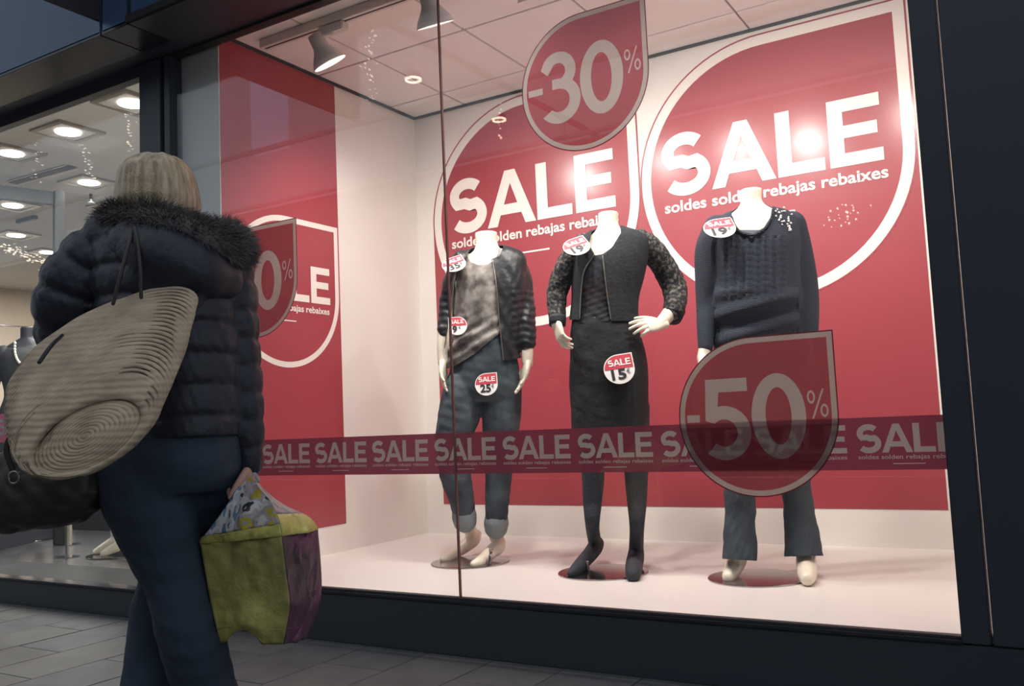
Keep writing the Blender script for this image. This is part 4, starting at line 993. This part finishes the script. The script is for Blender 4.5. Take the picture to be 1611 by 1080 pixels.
# jeans
jn = fuse([f.torso([(298, 655, 80, .15), (297, 690, 86, .155), (286, 720, 98, .162), (272, 748, 106, .158), (266, 775, 92, .14)]),
           f.limb([(232, 742, -.03, .128), (238, 790, -.05, .115), (257, 860, -.05, .09), (281, 920, -.04, .080), (297, 990, -.03, .081), (320, 1070, .02, .075), (340, 1150, .05, .078), (352, 1218, .07, .085)]),
           f.limb([(336, 740, .05, .11), (318, 800, .10, .102), (288, 865, .13, .088), (260, 930, .14, .074), (241, 1000, .12, .07), (233, 1080, .08, .068), (226, 1150, .05, .072), (222, 1200, .03, .08)])], .007, 5)
V, Fc = wrap(jn, .005, 22, 31); V, Fc = clip(V, Fc, proj(V)[:, 1]-665); solid(mesh('jeans', V, Fc, M['wjeans'], wo))
# shoes
for (x, y, w_, s) in ((352, 1225, .07, 1), (222, 1200, .03, 0)):
    a = f.p(x, y, w_); a[2] = .045 if s else .11; up = Z
    rows = [a-FW*.07, a, a+FW*.09, a+FW*.17]; zz = [.05, .055, .045, .035] if s else [.12, .10, .06, .035]
    V, Fc = fuse([limb([[r[0], r[1], z_, q] for r, z_, q in zip(rows, zz, (.036, .042, .04, .028))], n=14)], .006, 2); V[:, 2] = np.maximum(V[:, 2], .004)
    mesh('shoe', V, Fc, M['shoe'], wo)
# puffer jacket with stitched baffles
def baffle(per, amp, ph=0):
    return lambda y: 1-amp*math.exp(-(((y+ph) % per - per/2)/5.5)**2)
body_rows = [(252, 338, 40, .075), (256, 352, 80, .11), (260, 372, 106, .13), (262, 400, 116, .15), (265, 440, 116, .165), (272, 490, 114, .17), (282, 545, 108, .17), (296, 600, 94, .165), (308, 650, 84, .165), (314, 688, 76, .165)]
Q = spline([[*f.p(r[0], r[1]), r[2]/S_, r[3], r[1]] for r in body_rows], 110); bf = baffle(46, .055, 10)
tor = loft([ring(q[:3], f.lat*q[3]*bf(q[5]), f.front*q[4]*bf(q[5]), 48, .9) for q in Q])
def puff_limb(rows, per=.07, amp=.12):
    P_ = spline([[*f.p(*r[:3]), r[3]] for r in rows], 70); L_ = np.r_[0, np.cumsum(np.linalg.norm(np.diff(P_[:, :3], axis=0), axis=1))]
    P_[:, 3] *= 1-amp*np.exp(-(((L_ % per)-per/2)/.010)**2); return limb(P_, n=24, steps=90)
aL = puff_limb([(182, 382, 0, .085), (150, 412, 0, .092), (118, 455, -.01, .094), (106, 500, 0, .086), (118, 540, .05, .08), (150, 556, .14, .066), (180, 568, .22, .05)])
aR = puff_limb([(332, 400, 0, .085), (352, 440, 0, .082), (366, 490, 0, .068), (372, 540, 0, .060), (378, 590, 0, .056), (384, 640, 0, .051), (390, 690, 0, .042), (393, 732, 0, .032)])
jk = fuse([tor, aL, aR], .0065, 2)
V, Fc = wrap(jk, .0022, 60, 41); mesh('puffer_jacket', V, Fc, M['puffer'], wo)
# hood lying on the back and its fur trim
hd = fuse([limb([[*f.p(215, 385, -.09), .07], [*f.p(262, 405, -.12), .09], [*f.p(305, 425, -.12), .085], [*f.p(345, 440, -.07), .06]], n=20), limb([[*f.p(230, 440, -.12), .06], [*f.p(285, 470, -.13), .06]], n=16)], .007, 6)
mesh('hood', *hd, M['puffer'], wo)
core = [(172, 362, .05, .036), (188, 348, -.02, .046), (215, 350, -.07, .052), (255, 362, -.11, .056), (300, 378, -.12, .058), (335, 390, -.09, .058), (362, 398, -.03, .05), (368, 388, .05, .045), (350, 370, .12, .04)]
CP = spline([[*f.p(*r[:3]), r[3]] for r in core], 80); fc = fuse([limb(CP, n=20, steps=90)], .007, 3); mesh('fur_trim', *fc, M['fur'], wo)
FV, FF = [], []
Tn = np.gradient(CP[:, :3], axis=0); Tn /= np.linalg.norm(Tn, axis=1)[:, None]
for k in range(15000):
    i = RNG.integers(0, 80); c_, r, t_ = CP[i, :3], CP[i, 3], Tn[i]
    v = RNG.normal(size=3); v -= t_*(v@t_); v /= np.linalg.norm(v); s0 = c_+v*r*.93+t_*RNG.uniform(-.006, .006)
    d1 = v+t_*RNG.normal(.2, .35)-Z*.5*RNG.random()+RNG.normal(size=3)*.25; d1 /= np.linalg.norm(d1); L_ = RNG.uniform(.018, .042)
    d2 = d1-Z*.35+t_*.25; d2 /= np.linalg.norm(d2); sd_ = np.cross(d1, RNG.normal(size=3)); sd_ /= np.linalg.norm(sd_); wd = .0011
    m_ = s0+d1*L_*.55; e_ = m_+d2*L_*.45; b = len(FV)
    FV += [s0-sd_*wd, s0+sd_*wd, m_-sd_*wd*.7, m_+sd_*wd*.7, e_]; FF += [(b, b+1, b+3, b+2), (b+2, b+3, b+4)]
mesh('fur_hairs', np.array(FV), FF, M['fur'], wo, False)['kind'] = 'stuff'
# hair: a blond bob, open at the face
hr = fuse([f.torso([(247, 246, 16, .03, 0), (247, 249, 30, .055, 0), (247, 257, 43, .078, 0), (247, 272, 53, .1, 0), (248, 295, 58, .108, 0), (249, 320, 61, .11, 0), (249, 340, 60, .10, .01), (250, 358, 52, .085, .02)], n=32)], .006, 5)
V, Fc = hr; P_ = proj(V); hc = f.p(250, 290, 0)
ang = np.arctan2((V-hc)@FW, (V-hc)@RT); V = V+vnormals(V, Fc)*(np.sin(ang*17)*.0007+np.sin(ang*7+2)*.0016)[:, None]
gg = np.maximum(.055-((V-hc)@FW), (V[:, 2]-hc[2]-.045)*2); V, Fc = clip(V, Fc, gg); hs_ = mesh('hair', V, Fc, M['hair'], wo)
HV, HF = [], []
for k in range(4200):
    a = RNG.uniform(math.radians(150), math.radians(395)) ; y0 = RNG.uniform(250, 285); y1 = RNG.uniform(335, 358)
    def on(y, a, off=1.02):
        yy_ = np.interp(y, [246, 257, 272, 295, 320, 340, 356], [20, 44, 54, 59, 62, 61, 56])/S_; dd_ = np.interp(y, [246, 257, 272, 295, 320, 340, 356], [.035, .08, .102, .11, .11, .097, .08])
        return f.p(np.interp(y, [246, 356], [247, 251]), y)+RT*math.cos(a)*yy_*off+FW*math.sin(a)*dd_*off
    j = RNG.normal(0, .05); rows = [on(y0+(y1-y0)*q, a+j*q, 1.0+.02*RNG.random()+.02*q) for q in (0, .33, .66, 1)]
    wd = RNG.uniform(.001, .0022); b = len(HV)
    for q, r_ in enumerate(rows):
        tg_ = np.array([-math.sin(a), math.cos(a), 0]); tg_ = RT*-math.sin(a)+FW*math.cos(a); ww = wd*(1, .9, .8, .2)[q]; HV += [r_-tg_*ww, r_+tg_*ww]
        if q: HF.append((b+2*q-2, b+2*q-1, b+2*q+1, b+2*q))
mesh('hair_strands', np.array(HV), HF, M['hair'], hs_, False)['kind'] = 'stuff'

# ---------------- straw basket bag
bg_ = thing('straw_bag', 'large coiled natural straw bag slung behind the woman under her arm', 'bag', f.p(150, 620, -.2))
rings = []; nR = 34
def brow(u):   # u 0 base .. 1 mouth
    P_ = np.interp
    cx_ = P_(u, [0, .2, .5, .8, 1], [138, 138, 146, 155, 168]); cy_ = P_(u, [0, .2, .5, .8, 1], [688, 660, 612, 562, 530])
    a = P_(u, [0, .12, .35, .6, .85, 1], [98, 120, 138, 150, 156, 152]); b = P_(u, [0, .12, .35, .6, .85, 1], [58, 72, 74, 70, 62, 56]); dw = P_(u, [0, .2, 1], [-.40, -.38, -.20])
    return cx_, cy_, a, b, dw
axm = RT*math.cos(math.radians(22))+Z*math.sin(math.radians(22)); nm = -RT*math.sin(math.radians(22))+Z*math.cos(math.radians(22))
coils = 30
c_, b_ = None, None
for k in range(10, 0, -1):   # spiral base, from centre outwards
    pass
def bring(c, a, b, dep): return ring(c, axm*a, (nm*.93+FW*.36)*b, 72)
cx_, cy_, a0, b0, w0 = brow(0); cb = f.p(cx_, cy_, w0); sc0 = (D0+w0)/F
for k in range(13):
    s_ = (k+.001)/12.5
    for e_, (ds, off) in enumerate(((0, .003), (.25, -.0025), (.5, -.004), (.75, -.0025))):
        if s_+ds/12.5 > 1: break
        q = s_+ds/12.5; rings.append(bring(cb+FW*(off+.0)+FW*.02*(q**3), a0*sc0*q, b0*sc0*q, 0))
for k in range(26):
    for ds, sc in ((0, .985), (.25, 1.004), (.5, 1.012), (.75, 1.004)):
        u = (k+ds)/26; cx_, cy_, a, b, w_ = brow(u); px = (D0+w_)/F; rings.append(bring(f.p(cx_, cy_, w_), a*px*sc, b*px*sc, 0))
V, Fc = loft(rings, cap=False)
V, Fc = wrap((V, Fc), .004, 14, 51); solid(mesh('basket', V, Fc, M['straw'], bg_), .006)
for (x0, y0, x1, y1, x2, y2) in ((178, 478, 192, 425, 207, 365), (222, 468, 221, 420, 214, 362)):
    V, Fc = limb([[*f.p(x0, y0, -.22), .0045], [*f.p(x1, y1, -.215), .0045], [*f.p(x2, y2, -.175), .0045], [*f.p(x2-8, y2-20, -.06), .006]], n=10); mesh('strap', V, Fc, M['brownleather'], bg_)
V, Fc = limb([[*f.p(62, 570, -.32), .005], [*f.p(80, 545, -.30), .005], [*f.p(98, 528, -.24), .004]], n=8); mesh('tie_cord', V, Fc, M['blackprint'], bg_)

# ---------------- dark leather handbag below it
hb = thing('handbag', 'dark brown leather handbag hanging below the straw bag', 'handbag', f.p(60, 780, -.1))
bagm = fuse([loft([ring(f.p(x, y, -.1), RT*a, (FW*.9)*d_, 36, .75) for x, y, a, d_ in ((68, 700, .07, .03), (66, 722, .12, .06), (62, 750, .155, .08), (58, 780, .17, .09), (52, 805, .155, .085), (48, 825, .12, .06), (46, 835, .06, .03))])], .006, 6)
V, Fc = wrap(bagm, .007, 26, 61); mesh('bag_body', V, Fc, M['brownleather'], hb)
for w_ in (-.16, -.05):
    V, Fc = limb([[*f.p(22, 745, w_), .007], [*f.p(10, 705, w_), .007], [*f.p(30, 672, w_+.02), .007], [*f.p(80, 640, w_+.15), .007], [*f.p(125, 560, .16), .007]], n=10); mesh('handle', V, Fc, M['brownleather'], hb)
V, Fc = limb([[*(f.p(22, 752, -.19)+RT*.012*math.cos(a)+Z*.014*math.sin(a)), .003] for a in np.linspace(0, 6.28, 16)], n=6, round_ends=False); mesh('ring', V, Fc, M['brushed'], hb)

# ---------------- plastic carrier bag in her right hand
pb_ = thing('carrier_bag', 'lime green and purple plastic carrier bag held in right hand', 'bag', f.p(415, 900, 0))
LV = [  # y-level rows of four corners (x,y,w): front-left, front-right, back-right, back-left
 [(386, 748, -.02), (398, 747, -.02), (401, 748, .02), (389, 749, .02)],
 [(372, 772, -.06), (405, 766, -.06), (414, 770, .02), (384, 775, .06)],
 [(350, 806, -.08), (425, 790, -.10), (446, 795, .03), (382, 806, .12)],
 [(326, 838, -.08), (437, 815, -.14), (482, 812, .02), (378, 826, .18)],
 [(315, 850, -.07), (443, 838, -.16), (498, 828, .02), (376, 840, .20)],
 [(317, 864, -.07), (444, 852, -.16), (500, 842, .02), (376, 852, .20)],
 [(324, 905, -.07), (450, 900, -.16), (504, 888, .02), (380, 890, .20)],
 [(332, 950, -.06), (456, 950, -.15), (505, 935, .02), (386, 930, .19)],
 [(340, 985, -.06), (450, 992, -.14), (496, 972, .02), (392, 955, .17)],
 [(346, 1012, -.04), (446, 1014, -.12), (480, 1006, .02), (400, 975, .14)]]
LVs = spline([[*sum([list(f.p(*c_)) for c_ in row], [])] for row in LV], 46).reshape(46, 4, 3)
def side(i0, i1, name, m, lo, hi, seed, n=40, bulge=.004):
    G = []
    for r_ in range(lo, hi):
        a, b = LVs[r_, i0], LVs[r_, i1]; cen = LVs[r_].mean(0); o = (a+b)/2-cen; o[2] = 0; o /= np.linalg.norm(o)+1e-9
        for k in range(n):
            t_ = k/(n-1); G.append(a*(1-t_)+b*t_+o*bulge*math.sin(t_*math.pi)*min(1, r_/16))
    G = np.array(G); edge = np.tile(np.sin(np.linspace(0, math.pi, n))**.5, hi-lo)[:, None]
    cr = abs(tri_noise(G, 30, seed))-.4; cr2 = abs(tri_noise(G, 75, seed+5))-.4
    nrm = -FW*.8+RT*(.4 if i0 == 1 else -.2)
    G = G+np.outer(cr, nrm)*.022*edge+np.outer(cr2, nrm)*.007*edge
    if (i0, i1) == (0, 1) and hi == 46:
        tt = np.tile(np.linspace(0, 1, n), hi-lo); rr_ = np.repeat(np.arange(lo, hi), n)
        G[:, 2] += .034*np.clip(np.sin((tt-.08)/.62*math.pi), 0, 1)*(tt > .08)*(tt < .70)*np.clip((rr_-38)/7, 0, 1)
    Fq = [(r_*n+k, r_*n+k+1, (r_+1)*n+k+1, (r_+1)*n+k) for r_ in range(hi-lo-1) for k in range(n-1)]
    return solid(mesh(name, G, Fq, m, pb_), .0015), G, n
side(0, 1, 'front_panel', M['lime'], 23, 46, 71); side(1, 2, 'gusset', M['purple'], 23, 46, 73); side(2, 3, 'back_panel', M['lime'], 0, 46, 75); side(3, 0, 'gusset', M['purple'], 14, 46, 77)
side(0, 1, 'folded_band', M['limeband'], 17, 24, 79, bulge=.014); side(1, 2, 'folded_band', M['limeband'], 14, 24, 81, bulge=.012)
o_, G, n = side(0, 1, 'upper_panel', M['print_mix'], 0, 18, 83)
o_.data.materials.append(M['print_stripe'])
for p_ in o_.data.polygons:
    if p_.index % (n-1) < 14: p_.material_index = 1
side(1, 2, 'upper_gusset', M['greyplastic'], 0, 15, 85); side(3, 0, 'upper_gusset', M['blueprint'], 0, 15, 87)
bt = LVs[40]; n_ = 8
V = np.array([bt[0]*(1-s)*(1-t)+bt[1]*s*(1-t)+bt[2]*s*t+bt[3]*(1-s)*t for t in np.linspace(0, 1, n_) for s in np.linspace(0, 1, n_)]); V[:, 2] += tri_noise(V, 50, 9)*.008
solid(mesh('bottom', V, [(r*n_+k, r*n_+k+1, (r+1)*n_+k+1, (r+1)*n_+k) for r in range(n_-1) for k in range(n_-1)], M['lime'], pb_), .0015)
for w_ in (-.015, .015):
    V, Fc = limb([[*f.p(380, 756, w_), .006], [*f.p(388, 744, w_), .007], [*f.p(397, 744, w_), .007], [*f.p(406, 756, w_), .006]], n=8); mesh('handle', V, Fc, M['greyplastic'], pb_)
